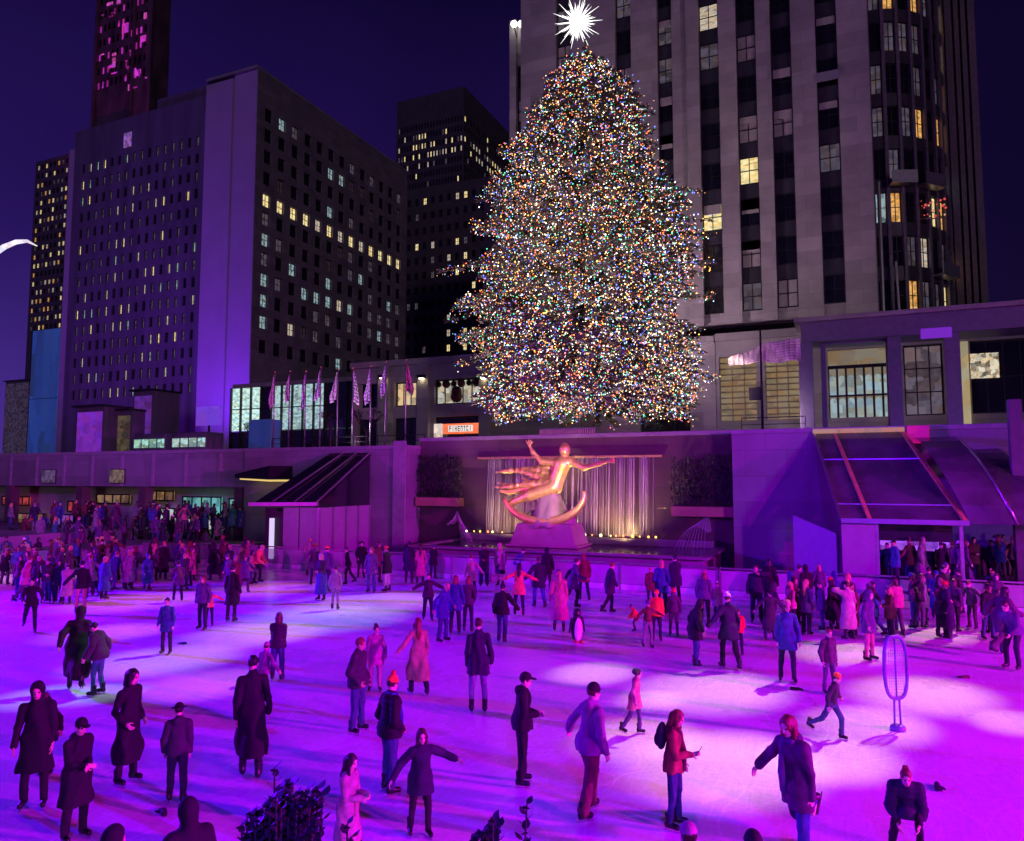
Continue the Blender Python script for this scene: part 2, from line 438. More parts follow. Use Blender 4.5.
# ------------------------------------------------------------------ sunken plaza walls
M_granite = stone('grey_granite', (.21, .19, .22), 1.9, 1.25, rough=.45)
M_granited = stone('red_granite', (.10, .06, .07), 1.6, 1.1, rough=.3)
M_coping = mat('coping_stone', (.24, .22, .25), .5, var=.15)
WR0, WL1 = -4.9, -23.5                     # ends of the fountain recess
def wall(x0, x1, y0, y1, ztop, label, m=M_granite, name='retaining_wall', zb=0.0):
    t = empty(name, ((x0 + x1) / 2, y0, 0), label, 'wall')
    b = MB(); b.box(x0, x1, y0, y1, zb, ztop - .22); b.build('wall_face', m, t)
    b = MB(); b.box(x0 - .04, x1 + .04, y0 - .08, y1 + .05, ztop - .22, ztop); b.build('coping', M_coping, t, bevel=.02)
    return t
wall(WL1, WR0, 39.0, 40.1, 7.35, 'dark red granite wall behind the waterfall and the gilded statue', M_granited, 'fountain_wall')
wr = wall(WR0, 40, 37.5, 40.1, 7.25, 'bright violet lit retaining wall behind the brass edged glass shelter')
wl = wall(-36.0, WL1, 37.5, 40.1, 6.85, 'violet lit retaining wall behind the dark sloped roof pavilion')
b = MB(); b.box(WL1 - .9, WL1 - .02, 37.36, 37.496, 0, 7.1); b.build('pilaster', M_coping, wl, bevel=.02)

# hedges in raised planter boxes either side of the fountain
M_hedge = mat('hedge_leaf', (.014, .026, .017), .6, var=.5, scale=9)
M_terra = mat('planter_clay', (.34, .17, .12), .6, var=.15)
def hedge(x0, x1, yb, zb, zt, label):
    t = empty('hedge_planter', ((x0 + x1) / 2, yb, zb - .5), label, 'hedge planter')
    b = MB(); b.box(x0, x1, yb - .75, yb - .01, zb - .5, zb); b.build('planter_box', M_terra, t, bevel=.02)
    b = MB(); r = random.Random(int(x0 * 10))
    nsp = int((x1 - x0) / .24)
    for i in range(nsp):
        cx = x0 + (i + .5) * (x1 - x0) / nsp; top = zt + r.uniform(-.22, .12)
        for k in range(95):
            z = r.uniform(zb, top); q = (top - z) / (top - zb); w = .05 + .17 * min(1, q * 2.2)
            a = r.uniform(0, 2 * PI); p = Vector((cx + w * math.cos(a), yb - .36 + w * 1.2 * math.sin(a), z))
            d = Vector((math.cos(a) * .5, math.sin(a) * .5, 1.2)).normalized() * r.uniform(.12, .24); s = Vector((-math.sin(a), math.cos(a), r.uniform(-.5, .5))) * .04
            b.tri(p - s, p + s, p + d)
    for i in range(nsp):
        cx = x0 + (i + .5) * (x1 - x0) / nsp; b.tube([(cx, yb - .36, zb), (cx, yb - .36, zt - .3)], .015, 5)
    b.build('hedge', M_hedge, t)
p0, p1 = on_b(420, 500, 37.4), on_b(470, 500, 39.0)
hedge(WL1 + .15, WL1 + 3.05, 38.98, 3.75, 6.2, 'dark clipped hedge in a clay box beside the waterfall, nearer the pavilion')
hedge(-8.1, WR0 - .1, 38.98, 3.45, 6.0, 'dark clipped hedge in a clay box beside the waterfall, nearer the glass shelter')

# ------------------------------------------------------------------ fountain
M_basin = stone('basin_granite', (.19, .16, .18), 1.2, .7, rough=.3)
M_pool = mat('pool_water', (.015, .014, .03), .05, var=.2, scale=2, bump=.35, bscale=5, spec=.8)
fx0, fx1 = -20.6, -5.7
ft = empty('fountain', ((fx0 + fx1) / 2, 36.5, 0), 'low granite fountain basin with a waterfall behind the gilded statue', 'fountain')
b = MB(); b.box(fx0, fx1, 33.7, 38.9, 0, 1.28); b.box(fx0 - .25, fx1 + .25, 33.45, 33.95, 1.282, 1.42); b.box(fx0 - .25, fx0 + .3, 33.952, 38.9, 1.282, 1.42); b.box(fx1 - .3, fx1 + .25, 33.952, 38.9, 1.282, 1.42)
b.box(fx0 - 1.1, fx1 + 1.1, 33.1, 33.698, 0, .55); b.build('basin', M_basin, ft, bevel=.03)
b = MB(); b.box(fx0 + .3, fx1 - .3, 33.95, 38.7, 1.282, 1.36); b.build('pool_surface', M_pool, ft)
b = MB(); b.box(fx0 + .3, fx1 - .3, 38.3, 38.97, 1.362, 1.75); b.build('weir_ledge', M_basin, ft, bevel=.02)
b = MB(); b.box(on_b(478, 470, 38.8).x, on_b(662, 470, 38.8).x, 38.72, 38.97, 6.0, 6.12); b.build('spout_lip', M_bronze, ft, bevel=.01)
M_fall = mat('falling_water', (.75, .72, .78), .25, var=.3, scale=6, alpha=.19, spec=.5, stretch=(1, 1, .15))
def strands(x0, x1, r, n, wide=.05, top=5.98):
    b = MB()
    for i in range(n):
        x = r.uniform(x0, x1); y = 38.75 - r.uniform(.0, .3); w = r.uniform(.012, wide); z1 = top
        z0 = 1.8
        arch = r.uniform(.15, .4)
        pts = [(x, 38.9, z1), (x, 38.9 - arch * .5, z1 + .14), (x, 38.9 - arch, z1 - .1)] + [(x + r.uniform(-.02, .02), 38.9 - arch - .06 * k, z1 - (z1 - z0) * k / 5) for k in range(1, 6)]
        w *= .62; b.tube(pts, [w * .6, w, w] + [w * q for q in (1, .9, .8, .7, .8)], 5)
    return b
rr = random.Random(5)
WL_, WR_ = on_b(490, 500, 38.8).x, on_b(655, 500, 38.8).x
strands(WL_, WL_ + 2.2, rr, 46, .06).build('water_curtain', M_fall, ft, smooth=True)
strands(WL_ + 2.2, WL_ + 5.2, rr, 34).build('water_curtain', M_fall, ft, smooth=True)
strands(WL_ + 5.2, WR_, rr, 78, .05).build('water_curtain', M_fall, ft, smooth=True)
for x, s in ((fx0 + .2, 1), (fx1 - .2, -1)):
    b = MB()
    for k in range(9):
        reach = .35 + .16 * k; h = 2.3 - .12 * k
        pts = [(x + s * (.1 + reach * t), 37.6 - .12 * k, 1.38 + h * (4 * t * (1 - t)) * .5 + (1 - t) * .9) for t in [i / 8 for i in range(9)]]
        b.tube(pts, .018, 5)
    b.build('water_jet', M_fall, ft, smooth=True)
cols = [glow('pool_lamp_amber', (1, .55, .1), 3), glow('pool_lamp_yellow', (1, .85, .3), 4), glow('pool_lamp_red', (1, .22, .06), 4), glow('pool_lamp_white', (1, .95, .7), 4)]
xs = [fx0 + .8 + .42 * i + rr.uniform(-.12, .12) for i in range(31)]
for i, x in enumerate(xs):
    if -17.6 < x < -13.0 or x > -8.6: continue
    b = MB(); sphere_mb(b, (x, 38.2, 1.86), rr.choice((.045, .06, .06, .08)), 8); b.build('pool_lamp', cols[rr.randrange(4)], ft, smooth=True)

# gilded statue: a plain draped figure with open arms, on a pyramidal pedestal
M_gold = mat('gilding', (.92, .68, .20), .40, metal=.6, var=.15, scale=4, bump=.25, bscale=7)
M_pink = mat('pedestal_stone', (.30, .21, .22), .5, var=.15, scale=2, bump=.2, bscale=6)
SX, SY = -14.15, 36.6
st = empty('gilded_statue', (SX, SY, 1.36), 'gilded statue of a draped figure with outspread arms on a stone pedestal', 'statue')
b = MB()
def ring(hw, hd, z): return [(SX - hw, SY - hd, z), (SX + hw, SY - hd, z), (SX + hw, SY + hd, z), (SX - hw, SY + hd, z)]
b.hexa(ring(1.85, 1.1, 1.362) + ring(1.5, .85, 2.55)); b.box(SX - 2.0, SX + 2.0, SY - 1.25, SY + 1.25, 1.361, 1.5)
b.build('pedestal', M_pink, st, bevel=.06)
O = np.array([SX, SY, 0.])
def c(a, bb, r1, r2, k=.12):
    a, bb = np.array(a), np.array(bb); a = np.array((a[0] * 1.28, a[1], 2.4 + (a[2] - 2.4) * 1.0)); bb = np.array((bb[0] * 1.28, bb[1], 2.4 + (bb[2] - 2.4) * 1.0))
    return ('c', O + a, O + bb, r1 * 1.25, r2 * 1.25, k)
rk = [('c', O + np.array((0, 0, 2.4)), O + np.array((.1, 0, 4.1)), 1.05, .5, .2), ('c', O + np.array((-.9, .1, 2.5)), O + np.array((-.3, 0, 3.3)), .6, .4, .2), ('c', O + np.array((.9, -.1, 2.5)), O + np.array((.5, 0, 3.2)), .6, .4, .2), ('cut', (0, 0, -1), -2.4)]
V, Q = sdf_mesh(rk, .06, fold=.07, lump=.5); o = bpy.data.objects.new('rock', np_mesh('rock', V - np.array([SX, SY, 1.36]), Q, [M_pink], smooth=False)); C.objects.link(o); o.parent = st
fig = [c((.25, -.1, 4.45), (.45, -.1, 5.1), .36, .30), c((.45, -.1, 5.1), (.62, -.12, 5.62), .30, .36), c((.4, -.12, 5.72), (.95, -.12, 5.78), .2, .2),
       c((.68, -.12, 5.8), (.72, -.14, 6.12), .14, .13, .06), ('e', O + np.array((.95, -.17, 6.36)), (.29, .32, .38), None, .05),
       c((.98, -.12, 5.76), (1.6, -.3, 5.42), .16, .12), c((1.6, -.3, 5.42), (2.25, -.35, 5.62), .11, .085), c((2.25, -.35, 5.62), (2.62, -.36, 5.74), .085, .05),
       c((.35, -.12, 5.72), (-.25, -.2, 5.75), .16, .12), c((-.25, -.2, 5.75), (-.62, -.3, 6.25), .11, .085), c((-.62, -.3, 6.25), (-.78, -.32, 6.62), .08, .05)]
for i, (dx, dz) in enumerate(((-.14, .26), (-.03, .3), (.07, .28), (.15, .2))):
    fig.append(c((-.78, -.32, 6.6), (-.78 + dx, -.34, 6.62 + dz), .045, .03, .03)); fig.append(c((2.6, -.36, 5.74), (2.62 + .26 - .02 * i, -.36 + .03 * i, 5.66 + .09 * i), .045, .03, .03))
fig += [c((.2, -.25, 4.4), (-.7, -.5, 4.0), .3, .24), c((-.7, -.5, 4.0), (-1.5, -.45, 3.6), .22, .14), c((.1, .05, 4.4), (-.9, -.1, 4.35), .3, .22), c((-.9, -.1, 4.35), (-1.75, -.1, 4.15), .2, .12),
        c((-1.5, -.45, 3.6), (-1.85, -.55, 3.62), .1, .06), c((-1.75, -.1, 4.15), (-2.15, -.15, 4.2), .1, .06)]
V, Q = sdf_mesh(fig, .035); o = bpy.data.objects.new('figure', np_mesh('figure', V - np.array([SX, SY, 1.36]), Q, [M_gold])); C.objects.link(o); o.parent = st
rb = []
for k_ in range(9):
    y0 = -.42 + .09 * k_; z_a = 4.35 + .13 * k_; ln = 1.9 + .9 * math.sin(k_ * 1.3 + 1); ph = k_ * .9; prev = None
    for i in range(9):
        t = i / 8; q_ = (.35 - ln * t, y0 + .05 * math.sin(t * 6 + ph), z_a + .16 * math.sin(t * 5 + ph) + .22 * t)
        if prev: rb.append(c((prev[0], prev[1], prev[2]), q_, .125 * (1 - .75 * (t - .125)), .125 * (1 - .75 * t), .16))
        prev = q_
V, Q = sdf_mesh(rb, .04, fold=.02, lump=.22); o = bpy.data.objects.new('drapery', np_mesh('drapery', V - np.array([SX, SY, 1.36]), Q, [M_gold])); C.objects.link(o); o.parent = st
b = MB(); pts = []
for i in range(29):
    t = math.radians(192 + 172 * i / 28); pts.append((SX - .05 + 2.25 * math.cos(t), SY - .75, 4.15 + 1.5 * math.sin(t)))
b.tube(pts, [.09 + .15 * math.sin(PI * i / 28) for i in range(29)], 10); b.build('crescent_band', M_gold, st, smooth=True)

# ------------------------------------------------------------------ rink barrier
M_board = mat('barrier_panel', (.55, .52, .60), .25, var=.15, scale=1.2, alpha=.45, spec=.6)
M_kick = mat('kick_board', (.50, .48, .56), .5, var=.2)
def barrier(p, q, nseg, label):
    p = Vector(p); q = Vector(q)
    t = empty('rink_barrier', (p + q) / 2, label, 'rink barrier', 'barrier runs around the ice')
    d = (q - p) / nseg; nrm = Vector((-d.y, d.x, 0)).normalized()
    for i in range(nseg + 1):
        a = p + d * i; b = MB(); b.bar(a, a + Vector((0, 0, 1.12)), .07, .07); b.build('post', M_steel, t)
    for i in range(nseg):
        a = p + d * (i + .02); e = p + d * (i + .98)
        b = MB(); b.bar(a + Vector((0, 0, .66)), e + Vector((0, 0, .66)), .03, .78); b.build('panel', M_board, t)
        b = MB(); b.bar(a + Vector((0, 0, .125)), e + Vector((0, 0, .125)), .05, .25); b.build('kickboard', M_kick, t)
    b = MB(); b.bar(p + Vector((0, 0, 1.15)), q + Vector((0, 0, 1.15)), .11, .06); b.build('handrail', M_chrome, t)
barrier((-33.9, 32.1, 0), (-21.8, 32.1, 0), 6, 'pale glazed rink barrier below the sloped roof pavilion')
barrier((-21.7, 32.1, 0), (-4.9, 32.1, 0), 8, 'pale glazed rink barrier in front of the fountain basin')
barrier((-4.8, 32.1, 0), (20.9, 32.1, 0), 12, 'pale glazed rink barrier in front of the brass edged shelter')
barrier((-39.1, 9.0, 0), (-39.1, 27.0, 0), 8, 'pale glazed rink barrier at the crowded end of the ice')

# ------------------------------------------------------------------ pavilion with dark sloped roof
M_roofg = mat('smoked_glass', (.014, .012, .02), .12, var=.3, scale=.8, spec=.7)
M_whitep = mat('white_panel', (.27, .26, .29), .5, var=.08)
pv = empty('skate_pavilion', (-27.8, 34.5, 0), 'pavilion with dark sloped glass roof and pale panelled walls', 'pavilion')
A0, A1 = -30.6, -26.0
b = MB(); b.hexa([(A0, 31.2 + 1.4, 3.35), (A1, 32.5, 3.45), (A1, 37.4, 6.3), (A0 + 1.6, 37.4, 6.3), (A0, 32.6, 3.47), (A1, 32.5, 3.57), (A1, 37.4, 6.42), (A0 + 1.6, 37.4, 6.42)])
b.build('roof', M_roofg, pv)
for t in (.34, .67, .995):
    p = Vector((A0 + (A1 - A0) * t, 32.45, 3.6)); q = Vector((A0 + 1.6 + (A1 - A0 - 1.6) * t, 37.4, 6.47)); b = MB(); b.bar(p, q, .07, .08); b.build('glazing_bar', M_chrome, pv)
b = MB(); b.bar((A0 - .1, 32.42, 3.42), (A1 + .1, 32.42, 3.5), .16, .2); b.build('gutter', M_chrome, pv)
b = MB(); b.hexa([(A1 - .1, 32.6, 3.3), (A1 - .02, 32.6, 3.3), (A1 - .02, 37.38, 3.3), (A1 - .1, 37.38, 3.3), (A1 - .1, 32.6, 3.42), (A1 - .02, 32.6, 3.42), (A1 - .02, 37.38, 6.2), (A1 - .1, 37.38, 6.2)]); b.build('gable_glass', M_roofg, pv)
for i in range(4):
    y0 = 32.7 + i * 1.18; b = MB(); b.box(A1 - .1, A1 - .03, y0 + .06, y0 + 1.12, 0, 3.28); b.build('wall_panel', M_whitep, pv)
for i in range(5):
    y0 = 32.7 + i * 1.18; b = MB(); b.box(A1 - .14, A1 + .04, y0 - .055, y0 + .055, 0, 3.29); b.build('post', M_steel, pv)
for x0, x1 in ((A1 - 1.35, A1 - .2), (A1 - 2.5, A1 - 1.45)):
    b = MB(); b.box(x0, x1, 32.72, 32.8, 0, 3.28); b.build('wall_panel', M_whitep, pv)
b = MB(); b.box(A0, A1 - 2.6, 33.6, 33.7, 0, 3.2); b.build('back_partition', M_black, pv)
b = MB(); b.box(A0 + .5, A0 + .75, 33.4, 33.55, .3, 2.6); b.build('strip_lamp', glow('booth_lamp', (.75, .6, 1), 1.0), pv)
CSR_ = empty('concourse_front', (-52, 37.5, 0), 'long concourse front with shop windows under a plain band of wall', 'shop front')
# lit canopy fin on the wall beside it
p, q = on_b(236, 478, 36.4), on_b(281, 476, 36.4)
for x_ in [-76 + 3.15 * i for i in range(13)]:
    pb_ = MB(); pb_.box(x_ - .11, x_ + .11, 37.52, 37.598, 4.32, 6.6); pb_.build('pilaster_strip', M_coping, CSR_)
for i, (x_, cc) in enumerate(((-70.5, (1, .6, .25)), (-63, (.9, .3, .5)), (-55.5, (.6, .4, 1)), (-48, (1, .7, .4)))):
    pb_ = MB(); pb_.box(x_ - .7, x_ + .7, 37.40, 37.50, 4.55, 5.5); pb_.box(x_ - .76, x_ + .76, 37.5, 37.519, 4.5, 5.55, 1); so_ = empty('wall_sign', (x_, 37.45, 4.5), ('amber lit sign panel low on the concourse wall band', 'rose lit sign panel on the concourse wall band', 'violet lit sign panel on the concourse wall band', 'pale gold lit sign panel on the concourse wall band')[i], 'sign', 'sign panels on the concourse wall')
    pb_.build('panel', [glow('sign_panel_%d' % i, cc, .16, .9, 3.5), M_black], so_)
cf = empty('wall_canopy', (p + q) / 2, 'small pointed canopy glowing yellow underneath on the concourse wall', 'canopy')
b = MB(); b.hexa([(p.x, 36.3, p.z), (q.x, 35.3, p.z - .1), (q.x, 37.45, p.z - .1), (p.x + .3, 37.45, p.z), (p.x, 36.3, p.z + .25), (q.x, 35.3, p.z + .75), (q.x, 37.45, p.z + .75), (p.x + .3, 37.45, p.z + .3)]); b.build('hood', M_black, cf)
b = MB(); b.hexa([(p.x + .4, 36.3, p.z - .1), (q.x - .1, 35.5, p.z - .22), (q.x - .1, 37.3, p.z - .22), (p.x + .7, 37.3, p.z - .1), (p.x + .4, 36.3, p.z - .02), (q.x - .1, 35.5, p.z - .11), (q.x - .1, 37.3, p.z - .11), (p.x + .7, 37.3, p.z - .02)]); b.build('light_tray', glow('canopy_lamp', (1, .72, .22), .8), cf)

# ------------------------------------------------------------------ glass shelter on the other side, with curved glass wing
M_shel = mat('shelter_glass', (.085, .08, .095), .2, var=.35, scale=.8, alpha=.88, spec=.7)
M_vpan = mat('violet_panel', (.20, .17, .25), .5, var=.1)
gs = empty('glass_shelter', (1.5, 34.5, 0), 'sloped glass shelter with brass edge bars over the rink entrance', 'shelter')
TL, TR, BL, BR = Vector((-1.15, 37.4, 6.95)), Vector((2.5, 37.4, 6.95)), Vector((-.1, 31.9, 3.25)), Vector((4.1, 31.9, 3.25))
up = Vector((0, 0, .06))
b = MB(); b.hexa([BL - up, BR - up, TR - up, TL - up, BL, BR, TR, TL]); b.build('roof_glass', M_shel, gs)
for t, w, mm in ((0, .09, M_chrome), (.24, .14, M_bronze), (1, .16, M_bronze)):
    b = MB(); b.bar(BL.lerp(BR, t) + up, TL.lerp(TR, t) + up, w, .1); b.build('edge_bar', mm, gs)
b = MB(); b.bar(TL - Vector((.05, .05, -.12)), TR - Vector((-.1, .05, -.12)), .2, .2); b.build('ridge_bar', glow('brass_warm_glow', (.85, .42, .16), .42, .4, 2), gs)  # emission in the brass stands in for warm light on the bar
b = MB(); b.bar(BL + Vector((0, -.1, 0)), BR + Vector((.1, -.1, 0)), .14, .18); b.build('gutter', M_chrome, gs)
b = MB(); b.bar(TL.lerp(BL, .35) + up, TR.lerp(BR, .35) + up, .05, .05); b.bar(TL.lerp(BL, .85) + up, TR.lerp(BR, .85) + up, .05, .05); b.build('cross_bar', M_chrome, gs)
b = MB(); b.box(-.1, 1.1, 31.95, 32.05, 1.2, 3.1); b.build('side_panel', M_vpan, gs)
b = MB(); b.hexa([(-2.0, 34.2, 0), (-.3, 32.4, 0), (-.2, 32.5, 0), (-1.9, 34.3, 0), (-2.0, 34.2, 3.3), (-.3, 32.4, 2.7), (-.2, 32.5, 2.7), (-1.9, 34.3, 3.3)]); b.build('wing_wall', M_whitep, gs)
for x in (1.15, 3.95):
    b = MB(); b.box(x - .06, x + .06, 31.95, 32.07, 1.2, 3.12); b.build('post', M_steel, gs)
b = MB(); b.box(1.25, 3.85, 33.5, 33.6, 0, 3.1); b.build('back_partition', M_black, gs)
b = MB(); b.box(1.3, 3.8, 33.38, 33.49, 2.05, 2.4); b.build('counter_light', glow('counter_glow', (.35, .08, 1), 1.2, .8, 3), gs)
cw = empty('glass_canopy', (5.8, 35, 0), 'curved glass canopy rising beside the brass edged shelter', 'canopy')
for k, (x0, x1) in enumerate(((2.95, 4.4), (4.45, 5.9), (5.95, 7.4), (7.45, 8.9))):
    b = MB()
    for i in range(8):
        t0, t1 = PI / 2 * i / 8, PI / 2 * (i + 1) / 8
        def cp(x, t): return Vector((x + (1.35 * (1 - math.sin(t))) , 37.4 - 5.2 * math.cos(t), 3.2 + (3.5 - .55 * k) * math.sin(t)))
        b.quad(cp(x0, t0), cp(x1, t0), cp(x1, t1), cp(x0, t1))
    o = b.build('curved_pane', M_shel, cw); sl = o.modifiers.new('thickness', 'SOLIDIFY'); sl.thickness = .04
    b = MB(); b.tube([cp(x1 + .025, PI / 2 * i / 10) for i in range(11)], .05, 6); b.build('rib', M_chrome, cw, smooth=True)
# pink light box on the wall top
p = on_b(918, 434, 37.3)
b = MB(); b.box(p.x - .42, p.x + .42, 37.1, 37.45, p.z - .42, p.z + .36); b.box(p.x - .47, p.x + .47, 37.12, 37.44, p.z - .47, p.z - .421, 1)
lb = empty('light_box', (p.x, 37.3, p.z - .47), 'square magenta light box on the wall above the glass shelter', 'light box')
b.build('lamp_body', [glow('pink_box', (.55, .005, .28), .8, .3, 2), M_black], lb, bevel=.02)
# tall column at the edge of the view
p = on_b(1018, 480, 33.5); M_colp = mat('column_paint', (.07, .06, .08), .5)
cl = empty('steel_column', (p.x, 33.5, 0), 'tall purple painted column beside the curved glass canopy', 'column')
b = MB(); b.box(p.x - .22, p.x + .22, 33.3, 33.7, .3, 7.9); b.build('shaft', M_colp, cl, bevel=.03)
b = MB(); b.box(p.x - .34, p.x + .34, 33.18, 33.82, 0, .3); b.build('base', M_colp, cl, bevel=.02)
p0, p1 = on_b(996, 467, 37.45), on_b(1024, 510, 37.45)
lw = empty('gold_brick_grid', ((p0.x + p1.x) / 2, 37.4, p1.z), 'gold glowing gridded brick piece in the violet wall beside the column', 'window')
b = MB(); one_window(b, front(37.3), p0.x, p1.x + 1, p1.z, p0.z, 1, .12, (5, 4), .06); b.build('grid', [M_bronze, glow('brick_gold_glow', (.9, .55, .22), .28, .4, 2)], lw)  # emission stands in for gold light falling on brickwork

# ------------------------------------------------------------------ concourse shops under the street at the far end
cs = CSR_
b = MB(); b.box(-78, -36.1, 37.6, 40.1, 4.3, 6.62); b.build('wall_band', M_granite, cs)
b = MB(); b.box(-78, -36.1, 37.5, 40.1, 6.622, 6.85); b.build('coping', M_coping, cs)
b = MB(); b.box(-78, -36.1, 41.5, 41.7, 0, 4.3); b.build('back_wall', M_limed, cs)
for x in (-36.6, -45.6, -52.2, -60.5, -72):
    b = MB(); b.box(x - .35, x + .35, 37.62, 38.3, 0, 4.298); b.build('pillar', M_granited, cs)
shopm = [glow('shop_teal', (.25, .8, .7), .5, .95, 2.2), glow('shop_white', (.75, .85, 1), .6, .8, 2.5), glow('shop_red', (1, .12, .12), .35, .97, 2.0), glow('shop_gold', (1, .6, .25), .22, .97, 2.6), glow('shop_violet', (.4, .12, 1), .45, .6, 2)]
for x0, x1, z0, z1, k in ((-40.6, -37.2, 2.2, 3.4, 0), (-45.2, -41.4, 2.2, 3.5, 0), (-49.8, -46, 1.7, 2.6, 1), (-45.0, -42.2, 1.1, 1.9, 1), (-54.6, -50.9, 2.9, 3.6, 3), (-49.7, -46.2, 3.2, 3.9, 3), (-58, -55.4, 2.2, 3.0, 2), (-66.5, -62.9, 2.6, 3.3, 2), (-65.4, -61, 1.1, 1.9, 3), (-59.8, -55.6, 1.0, 1.9, 4)):
    b = MB(); fbox(b, front(40.9), x0, x1, 0, .12, z0, z1, 1)
    fbox(b, front(40.9), x0 - .06, x1 + .06, -.05, -.002, z1 - .05, z1 + .05); fbox(b, front(40.9), x0 - .06, x1 + .06, -.05, -.002, z0 - .05, z0 + .05)
    for i in range(5): u = x0 + (x1 - x0) * i / 4; fbox(b, front(40.9), u - .05, u + .05, -.05, -.002, z0 + .051, z1 - .051)
    b.build('shop_window', [M_black, shopm[k]], cs)
# ------------------------------------------------------------------ long slab block with one lit row
BY = 85.0; pt = on_b(258.5, 69, BY); ZT = pt.z; AX = pt.x; U1 = on_a(406, 300, AX).y
sb = empty('office_block', (AX - 5, BY + 20, 6.8), 'long stone office block with one full row of lit windows', 'building')
XL = on_b(205, 200, BY).x
f = flank(AX)
ys = [on_a(259, y, AX).z for y in (110, 131, 153, 175, 197, 216, 237, 257, 278, 299, 321, 346)]
rows = sorted([(z - 1.05, z + 1.05) for z in ys])
cols = []; pitch = (U1 - BY - 2.4) / 13
for i in range(13): u = BY + 1.7 + i * pitch; cols.append((u, u + pitch * .52))
zb = 6.8
b = MB(); grid_wall(b, f, BY + .002, U1, zb, ZT, cols, rows, .6); b.box(AX - .62, AX - 12, BY + 1.2, U1 - .01, zb, ZT - .5); b.build('wall', stone('slab_stone', (.23, .185, .25), 2.2, 1.1), sb)
b = MB(); b.box(AX - .05, XL + 5.6, BY - .12, BY + 1.19, zb, ZT - .1); b.box(XL + 5.59, XL, BY - .45, BY + 1.19, zb, ZT - .6); b.build('end_wall', M_slab, sb)
b = MB(); b.box(AX + .12, XL - .1, BY - .5, U1 + .1, ZT, ZT + .45); b.build('parapet', M_limed, sb)
wins = []
for r, (z0, z1) in enumerate(rows):
    lit = abs(z0 + 1.05 - ys[4]) < .1
    for i, (u0, u1) in enumerate(cols):
        k = DARK
        if lit: k = WARM if rng.random() < .6 else PALE
        elif r in (1, 2, 3) and rng.random() < .42: k = rng.choice((PALE, DIM, DIM, COOL))
        elif rng.random() < .26: k = rng.choice((BLIND, DIM, DIM, DIM, COOL))
        wins.append((f, u0, u1, z0, z1, k))
windows(sb, wins, .35, (1, 1), .11)

# dark broad tower behind
BY = 88.0
p0, p1 = on_b(76, 127, BY), on_b(207, 95, BY)
tw = empty('dark_tower', ((p0.x + p1.x) / 2, BY + 12, 6.8), 'broad dark violet tower with scattered small lit windows', 'building')
M_dviol = mat('violet_facade', (.13, .095, .16), .6, var=.25, scale=.6, stretch=(1, 1, .1))
f = front(BY); ZT = p1.z
n = 16; w = (p1.x - p0.x - 2.5) / n
cols = [(p0.x + 2.2 + i * w, p0.x + 2.2 + i * w + w * .42) for i in range(n)]
rows = [(z, z + 1.7) for z in [on_b(150, y, BY).z for y in range(395, 150, -17)]]
b = MB(); grid_wall(b, f, p0.x, p1.x, 6.8, ZT, cols, rows, .5); b.box(p0.x + .01, p1.x - .01, BY + .51, BY + 24, 6.8, ZT - .4); b.build('wall', M_dviol, tw)
b = MB(); b.box(p0.x - 1.9, p0.x - .01, BY + .3, BY + 20, 6.8, ZT - 3); b.build('stair_wing', M_slab, tw)
b = MB(); b.box(p1.x - 14, p1.x, BY + 2, BY + 20, ZT + .01, ZT + 3.2); b.build('roof_plant', M_dviol, tw)
wins = [(f, u0, u1, z0, z1, rng.choices((DARK, DIM, PALE, WARM, COOL), (.42, .36, .10, .06, .06))[0]) for z0, z1 in rows for u0, u1 in cols]
windows(tw, wins, .3, (1, 0), .09)
b = MB(); q = on_b(128, 140, BY); fbox(b, f, q.x - .9, q.x + .9, -.15, -.01, q.z - 1.3, q.z + 1.3); b.build('lit_panel', glow('violet_panel_lit', (.5, .2, .8), .5, .8, 1.5), tw)

# slim gold-lit tower
BY = 140.0
p0, p1 = on_b(36, 160, BY), on_b(75, 152, BY)
gt = empty('slim_tower', ((p0.x + p1.x) / 2, BY + 8, 6.8), 'slim tower freckled with gold windows beyond the dark broad tower', 'building')
f = front(BY)
cols = [(p0.x + .9 + i * (p1.x - p0.x - 1.2) / 9, p0.x + .9 + (i + .6) * (p1.x - p0.x - 1.2) / 9) for i in range(9)]
rows = [(z, z + 1.5) for z in [on_b(55, y, BY).z for y in range(328, 160, -9)]]
b = MB(); grid_wall(b, f, p0.x, p1.x + 12, 6.8, p1.z, cols, rows, .5); b.box(p0.x + .01, p1.x + 11.9, BY + .51, BY + 18, 6.8, p1.z - .4); b.build('wall', mat('tower_brown', (.10, .07, .11), .6, var=.2), gt)
windows(gt, [(f, u0, u1, z0, z1, rng.choices((DARK, WARM, PALE, AMBER, DIM), (.45, .14, .12, .1, .19))[0]) for z0, z1 in rows for u0, u1 in cols], .25, (1, 0), .12)
b = MB(); q0, q1 = on_b(33, 331, 100), on_b(66, 446, 100)
hb = empty('scaffold_wrap', ((q0.x + q1.x) / 2, 101, 6.8), 'tall blue lit scaffold wrap at the foot of the slim tower', 'scaffold wrap')
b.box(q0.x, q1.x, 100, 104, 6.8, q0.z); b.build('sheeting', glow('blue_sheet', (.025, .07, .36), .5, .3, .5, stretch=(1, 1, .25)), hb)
b = MB()
for i in range(3): z = 6.8 + (q0.z - 6.8) * i / 2; b.box(q0.x - .1, q1.x + .1, 99.9, 99.995, z - .05, z + .05)
for i in range(2): x = q0.x + (q1.x - q0.x) * i; b.box(x - .07, x + .07, 99.8, 99.897, 6.8, q0.z)
b.build('scaffold_frame', M_frame, hb)

